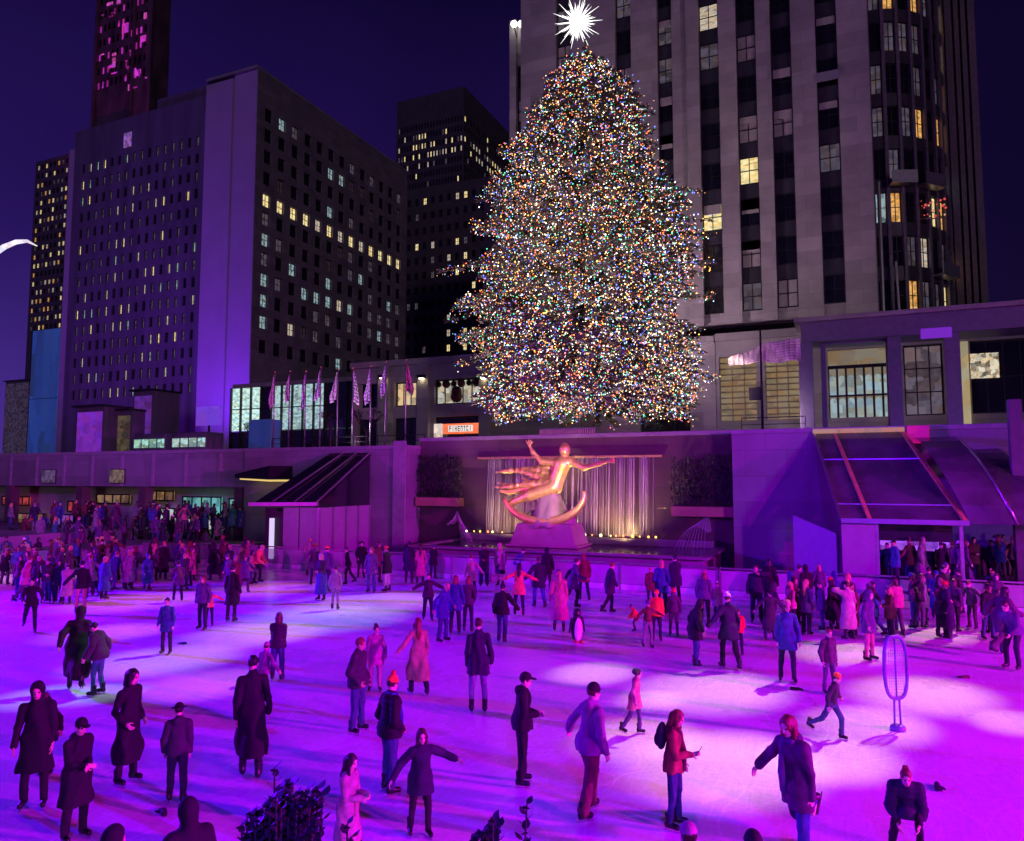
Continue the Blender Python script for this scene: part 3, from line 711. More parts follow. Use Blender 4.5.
# magenta-lit tower rising behind
BY = 150.0
p0, p1, p2 = on_b(96, 60, BY), on_b(134, 60, BY), on_b(152, 60, BY)
M_mag = mat('magenta_stone', (.10, .05, .085), .5, var=.6, scale=.25, stretch=(1, 1, .35))
mt = empty('magenta_tower', (p1.x, BY + 12, 6.8), 'magenta lit stone tower rising above the dark broad tower', 'building')
ztop = on_b(130, -60, BY).z
cols = [(p0.x + .9 + i * 2.0, p0.x + 2.1 + i * 2.0) for i in range(int((p2.x - p0.x - 1.2) / 2.0))]
rows = [(z, z + 2.4) for z in [p0.z - 10 + i * 4.6 for i in range(11)]]
f = front(BY)
b = MB(); grid_wall(b, f, p0.x, p2.x, 6.8, ztop, cols, rows, .5); b.box(p0.x + .01, p2.x - .01, BY + .51, BY + 6, 6.8, ztop); b.build('wall', M_mag, mt)
for x in (p0.x + .3, p1.x, p2.x - .3):
    b = MB(); b.box(x - .55, x + .55, BY - .7, BY - .01, 40, ztop); b.build('rib', M_mag, mt)
M_magw = glow('magenta_window_glint', (.75, .04, .66), .75, .95, .5, stretch=(1, 1, .4))  # emission shared by the lit windows and the painted glints
for z0, z1 in rows:
    for u0, u1 in cols:
        b = MB(); one_window(b, f, u0, u1, z0, z1, 1 if rng.random() < .62 else 2, .3, (1, 0), .1); b.build('window', [M_frame, M_dark, M_magw], mt)
# emissive patches in place of irregular magenta glints and reflections on the facade
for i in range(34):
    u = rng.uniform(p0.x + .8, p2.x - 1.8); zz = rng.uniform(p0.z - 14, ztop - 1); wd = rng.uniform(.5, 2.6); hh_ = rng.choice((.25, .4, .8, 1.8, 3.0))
    b = MB(); fbox(b, f, u, min(u + wd, p2.x - .2), -.25 - .01 * (i % 7), -.02 - .001 * i, zz, zz + hh_); b.build('glint_patch', M_magw if i % 3 else glow('magenta_glint_hot', (1, .12, .85), .55, .85, .9, stretch=(1, 1, .4)), mt)

# distant twin-faced tower in the gap
BY = 200.0
p0, p1 = on_b(397, 106, BY), on_b(464, 86, BY)
dt = empty('ribbed_tower', (p1.x - 6, BY + 15, 6.8), 'dark ribbed tower with lit bands in the gap beside the tree', 'building')
f1, f2 = front(BY), flank(p1.x); ZT = p1.z; U1 = on_a(512, 200, p1.x).y
c1 = [(p0.x + .6 + i * (p1.x - p0.x - .8) / 22, p0.x + .6 + (i + .6) * (p1.x - p0.x - .8) / 22) for i in range(22)]
c2 = [(BY + .6 + i * (U1 - BY - .8) / 18, BY + .6 + (i + .6) * (U1 - BY - .8) / 18) for i in range(18)]
rows = [(z, z + 1.9) for z in [on_b(464, y, BY).z for y in range(330, 112, -10)]]
b = MB(); grid_wall(b, f1, p0.x, p1.x, 6.8, ZT, c1, rows, .5); grid_wall(b, f2, BY + .51, U1, 6.8, ZT, c2, rows, .5); b.box(p0.x + .01, p1.x - .52, BY + .52, U1, 6.8, ZT - .5)
b.build('wall', mat('tower_slate', (.075, .065, .085), .6, var=.2, scale=.5), dt)
wins = []
nr = len(rows)
for r, (z0, z1) in enumerate(rows):
    pl = {nr - 2: .2, nr - 3: .62, nr - 4: .75, nr - 5: .3, nr - 8: .2, nr - 9: .5, nr - 12: .25}.get(r, .07)
    for cc, ff in ((c1, f1), (c2, f2)):
        for u0, u1 in cc: wins.append((ff, u0, u1, z0, z1, rng.choice((WARM, PALE, DIM)) if rng.random() < pl else DARK))
windows(dt, wins, .25, (0, 0), .12)
# lower masonry block in front of it
BY = 150.0
p0, p1 = on_b(404, 192, BY), on_b(520, 192, BY)
lbk = empty('masonry_block', ((p0.x + p1.x) / 2, BY + 8, 6.8), 'plain masonry block with few lit windows below the ribbed tower', 'building')
f = front(BY); cols = [(p0.x + 1 + i * 2.2, p0.x + 2.0 + i * 2.2) for i in range(10)]
rows = [(z, z + 1.7) for z in [on_b(440, y, BY).z for y in range(352, 200, -15)]]
b = MB(); grid_wall(b, f, p0.x, p1.x, 6.8, p0.z, cols, rows, .5); b.box(p0.x + .01, p1.x - .01, BY + .51, BY + 18, 6.8, p0.z - .3); b.build('wall', mat('block_brown', (.085, .07, .085), .7, var=.2, scale=.5), lbk)
windows(lbk, [(f, u0, u1, z0, z1, rng.choices((DARK, WARM, PALE, DIM), (.72, .12, .08, .08))[0]) for z0, z1 in rows for u0, u1 in cols], .3)

# ------------------------------------------------------------------ tall limestone tower with vertical window strips
TB = 63.0
f = front(TB)
tl = on_b(521, 250, TB).x; tr = on_b(878, 310, TB).x
tz = 17.6; ztop = on_b(700, -90, TB).z
lt = empty('limestone_tower', ((tl + tr) / 2, TB + 12, 6.8), 'tall limestone tower with dark vertical window strips behind the tree', 'building')
def xb(px, py): return on_b(px, py, TB).x
strips = [(xb(557, 300), xb(573, 300)), (xb(618, 300), xb(634, 300)), (xb(661, 300), xb(676, 300)), (xb(705, 300), xb(725, 300)), (xb(743, 300), xb(763, 300)), (xb(778, 300), xb(799, 300)), (xb(824, 300), xb(846, 300))]
rows = []
z = 18.6
while z < ztop - 3: rows.append((z, z + 2.35)); z += 3.55
b = MB(); split = xb(692, 300)
fr2 = front(TB - .7)
grid_wall(b, f, tl, split, tz, ztop, strips[:3], rows, .8, 0, 1, .45)
grid_wall(b, fr2, split, tr, tz, ztop, strips[3:], rows, .8, 0, 1, .45)
b.box(tl + .01, tr - .01, TB + .82, TB + 24, tz, ztop - .3)
b.build('wall', [M_lime, M_spand], lt)
wins = []
for s, (u0, u1) in enumerate(strips):
    for z0, z1 in rows: wins.append((f if s < 3 else fr2, u0, u1, z0, z1, rng.choices((DARK, BLIND, PALE, WARM, DIM), (.58, .16, .05, .03, .18))[0]))
windows(lt, wins, .5, (1, 1), .1)
# blinds drawn half way are parts of their own
for i in range(26):
    s = rng.randrange(7); z0, z1 = rng.choice(rows); u0, u1 = strips[s]; ff = f if s < 3 else fr2
    b = MB(); fbox(b, ff, u0 + .12, u1 - .12, .36, .42, z1 - rng.uniform(.6, 1.3), z1 - .1); b.build('blind', rng.choice((M_blind, M_blind, M_blind, M_warm2)), lt)
b = MB(); q = on_b(827, 76, TB - .8); fbox(b, fr2, q.x - .9, q.x + .9, -.2, -.01, q.z - .35, q.z + .35); b.build('ledge_box', M_whitep, lt)
# set back narrow wing with lamp pair
wl0, wl1 = xb(503, 250), tl - .02
fw = front(TB + 1.5); ztw = on_b(505, 22, TB + 1.5).z
cw_ = [(wl1 - 1.15, wl1 - .15)]
b = MB(); grid_wall(b, fw, wl0, wl1, tz, ztw, cw_, [r for r in rows if r[1] < ztw - 1.5], .8, 0, 1, .4); b.box(wl0 + .01, wl1 - .01, TB + 2.32, TB + 20, tz, ztw - .3); b.build('side_wing', [M_lime, M_spand], lt)
for z0, z1 in [r for r in rows if r[1] < ztw - 1.5][-12:]:
    b = MB(); one_window(b, fw, cw_[0][0], cw_[0][1], z0, z1, rng.choices((DARK, PALE, BLIND), (.6, .2, .2))[0], .5, (0, 1), .1); b.build('window', WM, lt)
M_flood = glow('flood_lamp', (1, 1, .95), 5, sample=False)
for px in (514, 521):
    q = on_b(px, 24, TB + .9); b = MB(); sphere_mb(b, q, .33, 10); b.bar(q + Vector((0, 0, -.2)), (q.x, TB + 1.6, q.z - 1.0), .1, .1, 1); b.build('floodlight', [M_flood, M_black], lt, smooth=False)

# rounded glazed wing of the same tower, curving away
s0 = tr + .02; s1 = on_b(955, 250, 72).x
sw = empty('glass_wing', ((s0 + s1) / 2, 70, 6.8), 'dark rounded glass wing with amber windows beside the limestone tower', 'building')
NF = 9; ctr_ = [(s0 + (s1 - s0) * math.sin(PI / 2 * i / NF), 64.2 + 9.5 * (1 - math.cos(PI / 2 * i / NF))) for i in range(NF + 1)]
def facet(p, q):
    p, q = Vector(p), Vector(q); d = (q - p).normalized(); nn = Vector((-d.y, d.x))
    return (lambda u, w, z: (p.x + d.x * u + nn.x * w, p.y + d.y * u + nn.y * w, z)), (q - p).length
rows = []; z = 18.0
while z < ztop - 3: rows.append((z, z + 2.5)); z += 3.55
b = MB(); wins = []
for i in range(NF):
    ff, ln = facet(ctr_[i], ctr_[i + 1]); cols = [(.14, ln - .14)]
    grid_wall(b, ff, 0, ln, tz, ztop, cols, rows, .5, 0, 1, .12)
    for r, (z0, z1) in enumerate(rows):
        if r < 4: k = rng.choices((DARK, WARM, PALE, AMBER, COOL, DIM), (.36, .05, .08, .10, .11, .30))[0]
        elif i < 8: k = rng.choices((DARK, WARM, AMBER, DIM, PALE), (.52, .06, .12, .26, .04))[0]
        else: k = DARK
        wins.append((ff, .14, ln - .14, z0, z1, k))
b.box(s0 + .01, s1 - 1.5, 74.5, 86, tz, ztop - .3)
b.build('wall', [mat('wing_stone', (.15, .13, .16), .6, var=.2), M_spand], sw)
windows(sw, wins, .3, (1, 1), .08)
for i, r in ((1, 3), (3, 3), (2, 12), (5, 12), (4, 1)):
    ff, ln = facet(ctr_[i], ctr_[i + 1]); b = MB(); r = min(r, len(rows) - 1); fbox(b, ff, -.1, ln * 1.6, -.9, -.02, rows[r][0] - .7, rows[r][0] - .55); fbox(b, ff, -.1, ln * 1.6, -.92, -.88, rows[r][0] - .54, rows[r][0] + .3); b.build('balcony', M_steel, sw)
q = on_b(881, 250, 63.6); b = MB(); b.tube([(q.x, 63.6, tz), (q.x, 63.6, on_b(881, 182, 63.6).z)], .14, 8); b.tube([(q.x + 1.1, 63.7, tz), (q.x + 1.0, 63.7, on_b(890, 262, 63.7).z)], .1, 8); b.build('mast', M_steel, sw)
q = on_b(930, 205, 66); b = MB(); b.tube([(q.x - 1.2, 66, q.z - 1), (q.x + 1.2, 66.6, q.z - 1)], .05, 6)
for i in range(30): sphere_mb(b, (q.x + rng.uniform(-1.1, 1.1), 66.2, q.z - .4 + rng.uniform(-.5, .9)), rng.uniform(.05, .12), 6, 1 if i < 20 else 2)
b.build('string_lights', [M_steel, glow('red_sign', (1, .10, .09), .7), glow('gold_sign', (1, .6, .3), .6)], sw)
# last dark pier block
PB = 73.5; x0, x1 = s1 + .02, on_b(984, 300, PB).x
pb = empty('pier_block', ((x0 + x1) / 2, PB + 10, 6.8), 'almost black stone block with tall piers at the edge of the sky', 'building')
b = MB(); b.box(x0, x1, PB + .5, PB + 15, tz, ztop + 5); b.build('wall', mat('pier_dark', (.10, .09, .11), .7, var=.2), pb)
for i in range(4):
    x = x0 + (i + .35) * (x1 - x0) / 4; b = MB(); b.box(x, x + .7, PB, PB + .498, tz, ztop + 5); b.build('pier', mat('pier_mid', (.15, .13, .15), .7, var=.2), pb)

# ------------------------------------------------------------------ podium with shop windows below the tower
PB = 61.5; f = front(PB)
def xp(px): return on_b(px, 400, PB).x
x0, x1 = xp(352), xp(716); zt = on_b(440, 358, PB).z
po = empty('stone_podium', ((x0 + x1) / 2, PB, 6.8), 'stone podium with shop windows and lit pillars behind the tree', 'building')
z_ = lambda px, py: on_b(px, py, PB).z
cols = [(xp(358), xp(377)), (xp(394), xp(416)), (xp(434), xp(479)), (xp(640), xp(690))]
rows = [(6.85, z_(430, 417)), (z_(430, 405), z_(430, 380))]
b = MB(); grid_wall(b, f, x0, x1, 6.8, zt, cols, rows, .8); b.box(x0 + .01, x1 - .01, PB + 6, PB + 14, 6.8, zt - .2); b.box(x0, x1, PB + .81, PB + 14, zt - .5, zt - .21); b.build('wall', M_lime, po)
b = MB(); b.box(x0 - .1, x1, PB - .35, PB - .003, zt - .5, zt + .1); b.build('cornice', M_lime, po, bevel=.04)
for px in (386, 425, 487):
    x = xp(px); b = MB(); b.box(x - .62, x + .62, PB - .5, PB - .003, 6.8, zt - .51); pl = b.build('pillar', M_lime, po)
    zl = z_(px, 376); b = MB(); b.hexa([(x - .28, PB - .95, zl - .3), (x + .28, PB - .95, zl - .3), (x + .28, PB - .51, zl - .3), (x - .28, PB - .51, zl - .3), (x - .4, PB - 1.0, zl), (x + .4, PB - 1.0, zl), (x + .4, PB - .51, zl), (x - .4, PB - .51, zl)]); b.box(x - .2, x + .2, PB - .9, PB - .55, zl - .36, zl - .302, 1); b.build('downlight', [M_black, glow('downlight', (1, .9, .45), 9)], po)
M_disp = [glow('display_warm', (.9, .68, .36), .75, .85, 1.6), glow('display_pale', (.85, .8, .58), .6, .9, 1.8)]
for k, (a, e) in enumerate(cols[1:3]):
    b = MB(); one_window(b, f, a, e, rows[1][0], rows[1][1], 1, .5, (2 + 2 * k, 0), .14); b.build('display_window', [M_black, M_disp[k]], po)
    b = MB(); one_window(b, f, a, e, rows[0][0], rows[0][1], 1, .5, (2, 1), .14); b.build('shop_door', [M_black, M_dark], po)
a, e = cols[3]; b = MB(); one_window(b, f, a, e, rows[1][0], rows[1][1], 1, .5, (4, 2), .14); b.build('display_window', [M_black, M_disp[1]], po)
b = MB(); one_window(b, f, a, e, rows[0][0], rows[0][1], 1, .5, (2, 1), .14); b.build('shop_door', [M_black, M_dark], po)
a, e = cols[0]; b = MB(); one_window(b, f, a, e, rows[0][0], rows[1][0] - 1, 1, .5, (2, 1), .14); b.build('shop_door', [M_black, M_dark], po)
M_red = mat('dark_red', (.12, .015, .025), .5)
b = MB()
for i in range(6): x = xp(437 + i * 7.6); sphere_mb(b, (x, PB + .3, z_(440, 384)), .3 + .12 * (i % 2), 8, i % 2)
x = xp(455); sphere_mb(b, (x, PB + .3, z_(455, 391)), .52, 10, 1); sphere_mb(b, (x, PB + .3, z_(455, 396)), .6, 10, 1)
b.build('window_ornament', [M_black, M_red], po, smooth=True)
# shop sign: white strip with dark letter strokes on red
p0, p1 = on_b(443, 424, PB - .3), on_b(479, 433, PB - .3)
sg = empty('shop_sign', ((p0.x + p1.x) / 2, PB - .2, p1.z), 'glowing orange shop sign with a white lettered strip', 'sign')
b = MB(); b.box(p0.x, p1.x, PB - .35, PB - .1, p1.z, p0.z); b.build('sign_box', glow('sign_orange', (1, .2, .07), 1.1, .2, 2), sg)
hx = (p1.x - p0.x); b = MB(); b.box(p0.x + hx * .16, p1.x - hx * .16, PB - .38, PB - .352, p1.z + .18, p0.z - .18); b.build('white_strip', glow('sign_white', (1, .85, .8), .9), sg)
b = MB(); r = random.Random(3)
zA, zB = p1.z + .24, p0.z - .24
for i in range(8):
    u = p0.x + hx * (.19 + .08 * i); w = hx * .05
    pat = [(0, 0, .2, 1), (.8, 0, 1, 1), (0, .8, 1, 1), (0, .42, 1, .6), (.4, 0, .6, 1), (0, 0, 1, .2)]
    for k in ((0, 2, 3), (4,), (0, 1, 3), (0, 2, 3, 5), (0, 1, 2), (4, 2), (0, 2, 5), (4,))[i]:
        q = pat[k]; b.box(u + w * q[0], u + w * q[2], PB - .4 - .002 * k, PB - .383, zA + (zB - zA) * q[1], zA + (zB - zA) * q[3])
b.build('lettering', M_frame, sg)
b = MB(); q0, q1 = on_b(434.5, 424, PB - .1), on_b(441.5, 438, PB - .1)
ms = empty('menu_board', ((q0.x + q1.x) / 2, PB, q1.z), 'small pale lit board beside the orange shop sign', 'sign')
b.box(q0.x, q1.x, PB - .2, PB + .1, q1.z, q0.z); b.build('lit_face', glow('menu_face', (1, .85, .7), .9, .6, 2), ms)

# right hand podium and the framed pavilion in front of it
PB = 61.5; f = front(PB); x0, x1 = xp(716.5), on_b(1090, 380, PB).x; zt2 = on_b(800, 331, PB).z
rp = empty('gallery_podium', ((x0 + x1) / 2, PB, 6.8), 'stone podium with gold shuttered windows beside the tree', 'building')
def z2(py, px=800): return on_b(px, py, PB).z
cols = [(xp(720), xp(757)), (xp(766), xp(800)), (xp(829), xp(893)), (xp(905), xp(945)), (xp(972), xp(1060))]
rows = [(z2(419), z2(352))]
b = MB(); grid_wall(b, f, x0, x1, 6.8, zt2, cols, rows, .8); b.box(x0 + .01, x1, PB + 7, PB + 16, 6.8, zt2 - .2); b.box(x0, x1, PB + .81, PB + 16, zt2 - .6, zt2 - .21); b.build('wall', M_lime, rp)
b = MB(); b.box(x0, x1, PB - .3, PB - .003, zt2 - .4, zt2 + .25); b.build('cornice', M_lime, rp, bevel=.04)
M_shut = glow('shutter_gold', (.62, .45, .22), .34, .4, 1.2, stretch=(1, 1, 1.5))
M_slat = mat('shutter_slat', (.32, .25, .14), .5)
for a, e in cols[:2]:
    b = MB(); z0, z1 = rows[0]; fbox(b, f, a, e, .5, .56, z0, z1, 1); nS = 11
    for i in range(nS + 1): zz = z0 + (z1 - z0) * i / nS; fbox(b, f, a, e, .36, .49, zz - .05, zz + .05)
    for i in range(4): u = a + (e - a) * i / 3; fbox(b, f, u - .04, u + .04, .3, .355, z0, z1)
    b.build('shutter', [M_slat, M_shut], rp)
a, e = cols[2]; z0, z1 = rows[0]; b = MB(); fbox(b, f, a, e, .5, .56, z0, z1, 1)
zm0, zm1 = z2(417, 860), z2(371, 860); nA = 7; wA = (e - a) / nA
for i in range(nA):
    for k in range(2):
        zz0 = zm0 + (zm1 - zm0) * k / 2; zz1 = zm0 + (zm1 - zm0) * (k + .78) / 2; u0 = a + wA * (i + .14); u1 = a + wA * (i + .86); uc = (u0 + u1) / 2; rA = (u1 - u0) / 2
        pts = [(u0, zz0), (u1, zz0)] + [(uc + rA * math.cos(t), zz1 - rA * .3 + rA * math.sin(t)) for t in [PI * j / 8 for j in range(9)]]
        base = len(b.v); b.v += [(u, PB + .47, zz) for u, zz in pts]; b.f.append(tuple(range(base, base + len(pts)))); b.m.append(2)
for i in range(nA + 1): u = a + wA * i; fbox(b, f, u - .07, u + .07, .38, .46, zm0, zm1 + .3)
fbox(b, f, a, e, .36, .45, (zm0 + zm1) / 2 - .13, (zm0 + zm1) / 2 + .02); fbox(b, f, a, e, .3, .48, zm1 + .3, zm1 + .55)
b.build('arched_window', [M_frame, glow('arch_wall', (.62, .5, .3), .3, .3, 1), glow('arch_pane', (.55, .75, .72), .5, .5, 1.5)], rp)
a, e = cols[3]; b = MB(); one_window(b, f, a, e, rows[0][0], rows[0][1], 1, .5, (2, 2), .12); b.build('display_window', [M_frame, glow('gallery_glow', (.6, .45, .5), .2, .9, .9)], rp)
a, e = cols[4]; b = MB(); one_window(b, f, a, e, rows[0][0], rows[0][1], 1, .5, (4, 1), .12); b.build('display_window', [M_frame, M_dark], rp)
b = MB(); q = on_b(985, 365, PB); fbox(b, f, q.x - .9, q.x + .9, .3, .34, q.z - .9, q.z + .9); b.build('chandelier', glow('chandelier', (1, .9, .6), .7, 1.0, 3.2), rp)
b = MB(); q = on_b(963, 342, PB); fbox(b, f, q.x - .25, q.x + .25, -.3, -.02, 7, q.z); b.build('light_column', glow('light_column', (1, .85, .45), .38, .4, .6), rp)

FB = 50.0
fp = empty('portal_frame', (on_b(880, 400, FB).x, FB, 6.8), 'violet steel portal frame standing on the wall above the glass shelter', 'pavilion')
M_port = mat('portal_paint', (.20, .16, .25), .45, var=.12)
zp = on_b(880, 318, FB).z; zq = on_b(880, 338, FB).z
for px, w in ((807, .42), (896, .36), (954, .4), (1040, .4)):
    x = on_b(px, 400, FB).x; b = MB(); b.box(x - w, x + w, FB - .3, FB + .3, 6.8, zq); b.build('column', M_port, fp, bevel=.03)
xa, xz = on_b(801, 330, FB).x, on_b(1075, 330, FB).x
b = MB(); b.box(xa, xz, FB - .4, FB + 2.5, zq + .002, zp); b.build('roof_beam', M_port, fp, bevel=.04)
b = MB(); b.box(xa - .4, xz, FB - .7, FB + 3, zp + .002, zp + .28); b.build('roof_edge', M_lime, fp, bevel=.03)
xi0, xi1 = on_b(822, 400, FB + .6).x, on_b(893, 400, FB + .6).x; zi = on_b(860, 343, FB + .6).z
b = MB(); b.box(xi0, xi0 + .3, FB + .5, FB + .8, 6.8, zi); b.box(xi1 - .3, xi1, FB + .5, FB + .8, 6.8, zi); b.box(xi0, xi1, FB + .5, FB + .8, zi + .002, zi + .5); b.build('inner_frame', M_port, fp, bevel=.03)
b = MB(); q = on_b(936, 333, FB - .42); b.box(q.x - .8, q.x + .8, FB - .5, FB - .402, q.z - .3, q.z + .3); b.build('violet_lamp', glow('violet_lamp', (.2, .02, .6), .8), fp)

# ------------------------------------------------------------------ street level shops and lamps beyond the concourse
GB = 70.0; f = front(GB)
x0, x1 = on_b(228, 420, GB).x, on_b(380, 420, GB).x; zt = on_b(260, 386, GB).z
gf = empty('glass_storefront', ((x0 + x1) / 2, GB, 6.8), 'bright white glass storefront behind the row of flags', 'storefront')
b = MB(); b.box(x0, x1, GB + .6, GB + 9, zt, zt + .5); b.box(x0, x1, GB + 8, GB + 9, 6.8, zt - .002); b.build('shell', M_limed, gf)
M_store = [glow('store_white', (.62, .95, .92), 1.0, .6, 2.6, stretch=(1, 1, 2)), glow('store_cyan', (.55, .85, .95), .7, .75, 2.8, stretch=(1, 1, 2)), M_dark]
nb = 14
for i in range(nb):
    u0 = x0 + (x1 - x0) * i / nb; u1 = x0 + (x1 - x0) * (i + 1) / nb
    k = 0 if i < 3 else (1 if i < 9 else 2)
    zc = on_b(260, 430, GB).z
    b = MB(); fbox(b, f, u0 + .04, u1 - .04, .6, .66, zc, zt - .05, 1 + k if i != 3 else 3); fbox(b, f, u0 + .04, u1 - .04, .6, .66, 6.8, zc - .15, 3)
    fbox(b, f, u0 + .04, u1 - .04, .5, .59, (zc + zt) / 2 - .06, (zc + zt) / 2 + .06)
    b.build('glass_pane', [M_frame] + M_store, gf)
for i in range(nb + 1):
    u = x0 + (x1 - x0) * i / nb; b = MB(); fbox(b, f, u - .08, u + .08, .3, .595, 6.8, zt - .002); b.build('mullion', M_frame, gf)
b = MB(); q = on_b(259, 444, 46); b.box(q.x - 1.1, q.x + 1.1, 46, 47.2, 6.8, 9.6); b.build('booth_body', glow('booth_blue', (.02, .1, .55), .25, .3, 1), put(empty('info_booth', (q.x, 46.5, 6.8), 'small blue booth on the wall top behind the flags', 'booth')))
# low street shops
def kiosk(px0, px1, py0, py1, bb, label, ms, name='street_kiosk', cat='kiosk'):
    a, e = on_b(px0, py0, bb), on_b(px1, py1, bb); t = empty(name, ((a.x + e.x) / 2, bb, 6.8), label, cat)
    b = MB(); b.box(a.x, e.x, bb, bb + 4, 6.8, a.z); b.build('shell', M_dviol, t)
    b = MB(); b.box(a.x + .3, e.x - .3, bb - .12, bb - .003, 7.2, a.z - .6); b.build('lit_window', ms, t)
    b = MB(); b.box(a.x - .2, e.x + .2, bb - .6, bb + 4.2, a.z + .002, a.z + .25); b.build('roof', M_frame, t)
kiosk(77, 103, 408, 446, 62, 'kiosk with a bright purple window among the far street shops', glow('kiosk_purple', (.35, .04, .9), .45, .35, 1.2))
kiosk(104, 131, 412, 446, 64, 'dim olive lit street shop beside the purple kiosk', glow('kiosk_olive', (.32, .24, .12), .25, .95, 1.2))
kiosk(134, 152, 392, 440, 66, 'narrow street kiosk with a violet screen and yellow edge', glow('kiosk_violet', (.3, .06, .75), .3, .4, 1.2))
kiosk(6, 33, 382, 446, 120, 'low grey street block with a pair of lit panes beside the blue wrap', glow('block_pale', (.35, .25, .5), .10, 1.0, 2.5))
q0, q1 = on_b(197, 407, 60), on_b(221, 425, 60)
bn = empty('lit_banner', ((q0.x + q1.x) / 2, 60, 6.8), 'small violet lit banner on a post below the pale end wall', 'banner')
b = MB(); b.box(q0.x, q1.x, 59.9, 60, q1.z, q0.z); b.build('banner_face', glow('banner_violet', (.2, .06, .8), .8, .3, .5), bn)
b = MB(); b.box((q0.x + q1.x) / 2 - .08, (q0.x + q1.x) / 2 + .08, 60.01, 60.15, 6.8, q1.z + .5); b.build('post', M_black, bn)
# parked buses, seen only as glowing window bands over the wall
for i, (px0, px1, cc) in enumerate(((134, 165, (.5, 1, .8)), (172, 206, (.6, .95, 1)))):
    a, e = on_b(px0, 437, 56), on_b(px1, 445, 56); t = empty('parked_bus', ((a.x + e.x) / 2, 57, 6.8), ('bus with green white lit windows on the street over the concourse', 'bus with pale blue lit windows on the street under the banner')[i], 'bus', 'buses parked on the street')
    b = MB(); b.box(a.x, e.x, 56, 58.4, 7.2, 9.6); b.build('body', M_dviol, t, bevel=.15)
    n = 4; w = (e.x - a.x) / n
    for k in range(n): b = MB(); b.box(a.x + w * (k + .1), a.x + w * (k + .9), 55.93, 55.99, 8.1, 9.0); b.build('window', glow('bus_glow%d' % i, cc, .7, .8, 1.5), t)
    for k in (.2, .8): b = MB(); b.tube([(a.x + (e.x - a.x) * k, 56.05, 7.2), (a.x + (e.x - a.x) * k, 56.35, 7.2)], .42, 14); b.build('wheel', M_black, t)
# curved glowing street lamp arm entering the view
q = [on_b(-8, 256, 60), on_b(4, 247, 60), on_b(16, 242, 60), on_b(27, 241, 60), on_b(37, 246, 60)]
sl = empty('street_lamp', (on_b(-30, 446, 60).x, 60, 6.8), 'street lamp with a curved white glowing arm beside the slim tower', 'street lamp')
b = MB(); b.tube(q, [.3, .36, .3, .2, .06], 10); b.build('lamp_head', glow('lamp_white', (.82, .8, 1), 1.2, .3, 1.2), sl, smooth=True)
b = MB(); xb0 = on_b(-30, 446, 60).x; b.tube([(xb0, 60, 6.8), (xb0, 60, q[0].z - 2), tuple(q[0])], [.16, .12, .1], 8); b.build('pole', M_black, sl)

# ------------------------------------------------------------------ flags
M_flags = [mat('flag_pink', (.74, .58, .62), .8, var=.35, scale=3, stretch=(1, 1, .4)), mat('flag_violet', (.66, .62, .78), .8, var=.35, scale=3, stretch=(1, 1, .4)), mat('flag_pale', (.76, .74, .76), .8, var=.3, scale=3, stretch=(1, 1, .4)), mat('flag_rose', (.52, .2, .26), .8, var=.4, scale=3, stretch=(1, 1, .4))]
FB = 41.2
FN = [('pink', 0), ('dusty pink', 0), ('violet', 1), ('pale violet', 1), ('pale pink', 2), ('pale rose', 2), ('pale violet', 1), ('deep violet', 1), ('rose', 3)]
ORD = 'first second third fourth fifth sixth seventh eighth ninth'.split()
for i, (px, pt) in enumerate(zip((275, 290, 306, 321, 338, 353, 371, 386, 406), (373, 372, 372, 368, 370, 369, 367, 363, 361))):
    p = on_b(px, pt, FB); nm, fm = FN[i]
    t = empty('flagpole', (p.x, FB, 6.8), 'flagpole with limp %s flag, %s in the row from the storefront side' % (nm, ORD[i]), 'flagpole', 'flagpoles along the plaza rail')
    b = MB(); b.tube([(p.x, FB, 6.8), (p.x, FB, p.z)], [.06, .035], 8); b.build('pole', M_steel, t, smooth=True)
    b = MB(); sphere_mb(b, (p.x, FB, p.z + .06), .075, 8); b.build('finial', M_bronze, t, smooth=True)
    r = random.Random(i); b = MB(); nk = 9; ln = r.uniform(1.7, 2.2); ww = r.choice((-1, 1)) * r.uniform(.5, .8) if i not in (0, 8) else (-.6 if i == 0 else .7)
    prev = None
    for k in range(nk + 1):
        tt = k / nk; zz = p.z - .15 - ln * tt; row = []
        for j in range(7):
            s = j / 6; spread = ww * (.1 + .9 * tt * (1 - .35 * max(0, tt - .75) * 4)) * s
            row.append((p.x + math.copysign(.03, ww) + spread + .03 * math.sin(tt * 7 + i), FB + .10 * math.sin(s * 11 + tt * 3 + i) * (.3 + tt), zz - .35 * s * tt))
        if prev:
            for j in range(6): b.quad(prev[j], prev[j + 1], row[j + 1], row[j])
        prev = row
    o = b.build('flag', M_flags[fm], t, smooth=True); sl_ = o.modifiers.new('thickness', 'SOLIDIFY'); sl_.thickness = .012
# the spread flag near the gallery
p = on_b(760, 326, 44); t = empty('flagpole', (p.x, 44, 6.8), 'flagpole with a wide pale pink flag streaming beside the gold shutters', 'flagpole')
b = MB(); b.tube([(p.x, 44, 6.8), (p.x, 44, p.z)], [.08, .05], 8); b.build('pole', M_black, t, smooth=True)
b = MB(); prev = None
for k in range(15):
    s = k / 14; row = []
    for j in range(9):
        w = j / 8; a = on_b(800 - 72 * s, 338 + 4 * s + 18 * s * s, 44.3)
        hgt = 1.35 * (1 - .72 * s ** 1.6)
        row.append((a.x, 44.3 + .22 * math.sin(s * 12 + w * 3), a.z - hgt * w + .06 * math.sin(s * 15)))
    if prev:
        for j in range(8): b.quad(prev[j], prev[j + 1], row[j + 1], row[j])
    prev = row
o = b.build('flag', M_flags[0], t, smooth=True); sl_ = o.modifiers.new('thickness', 'SOLIDIFY'); sl_.thickness = .015
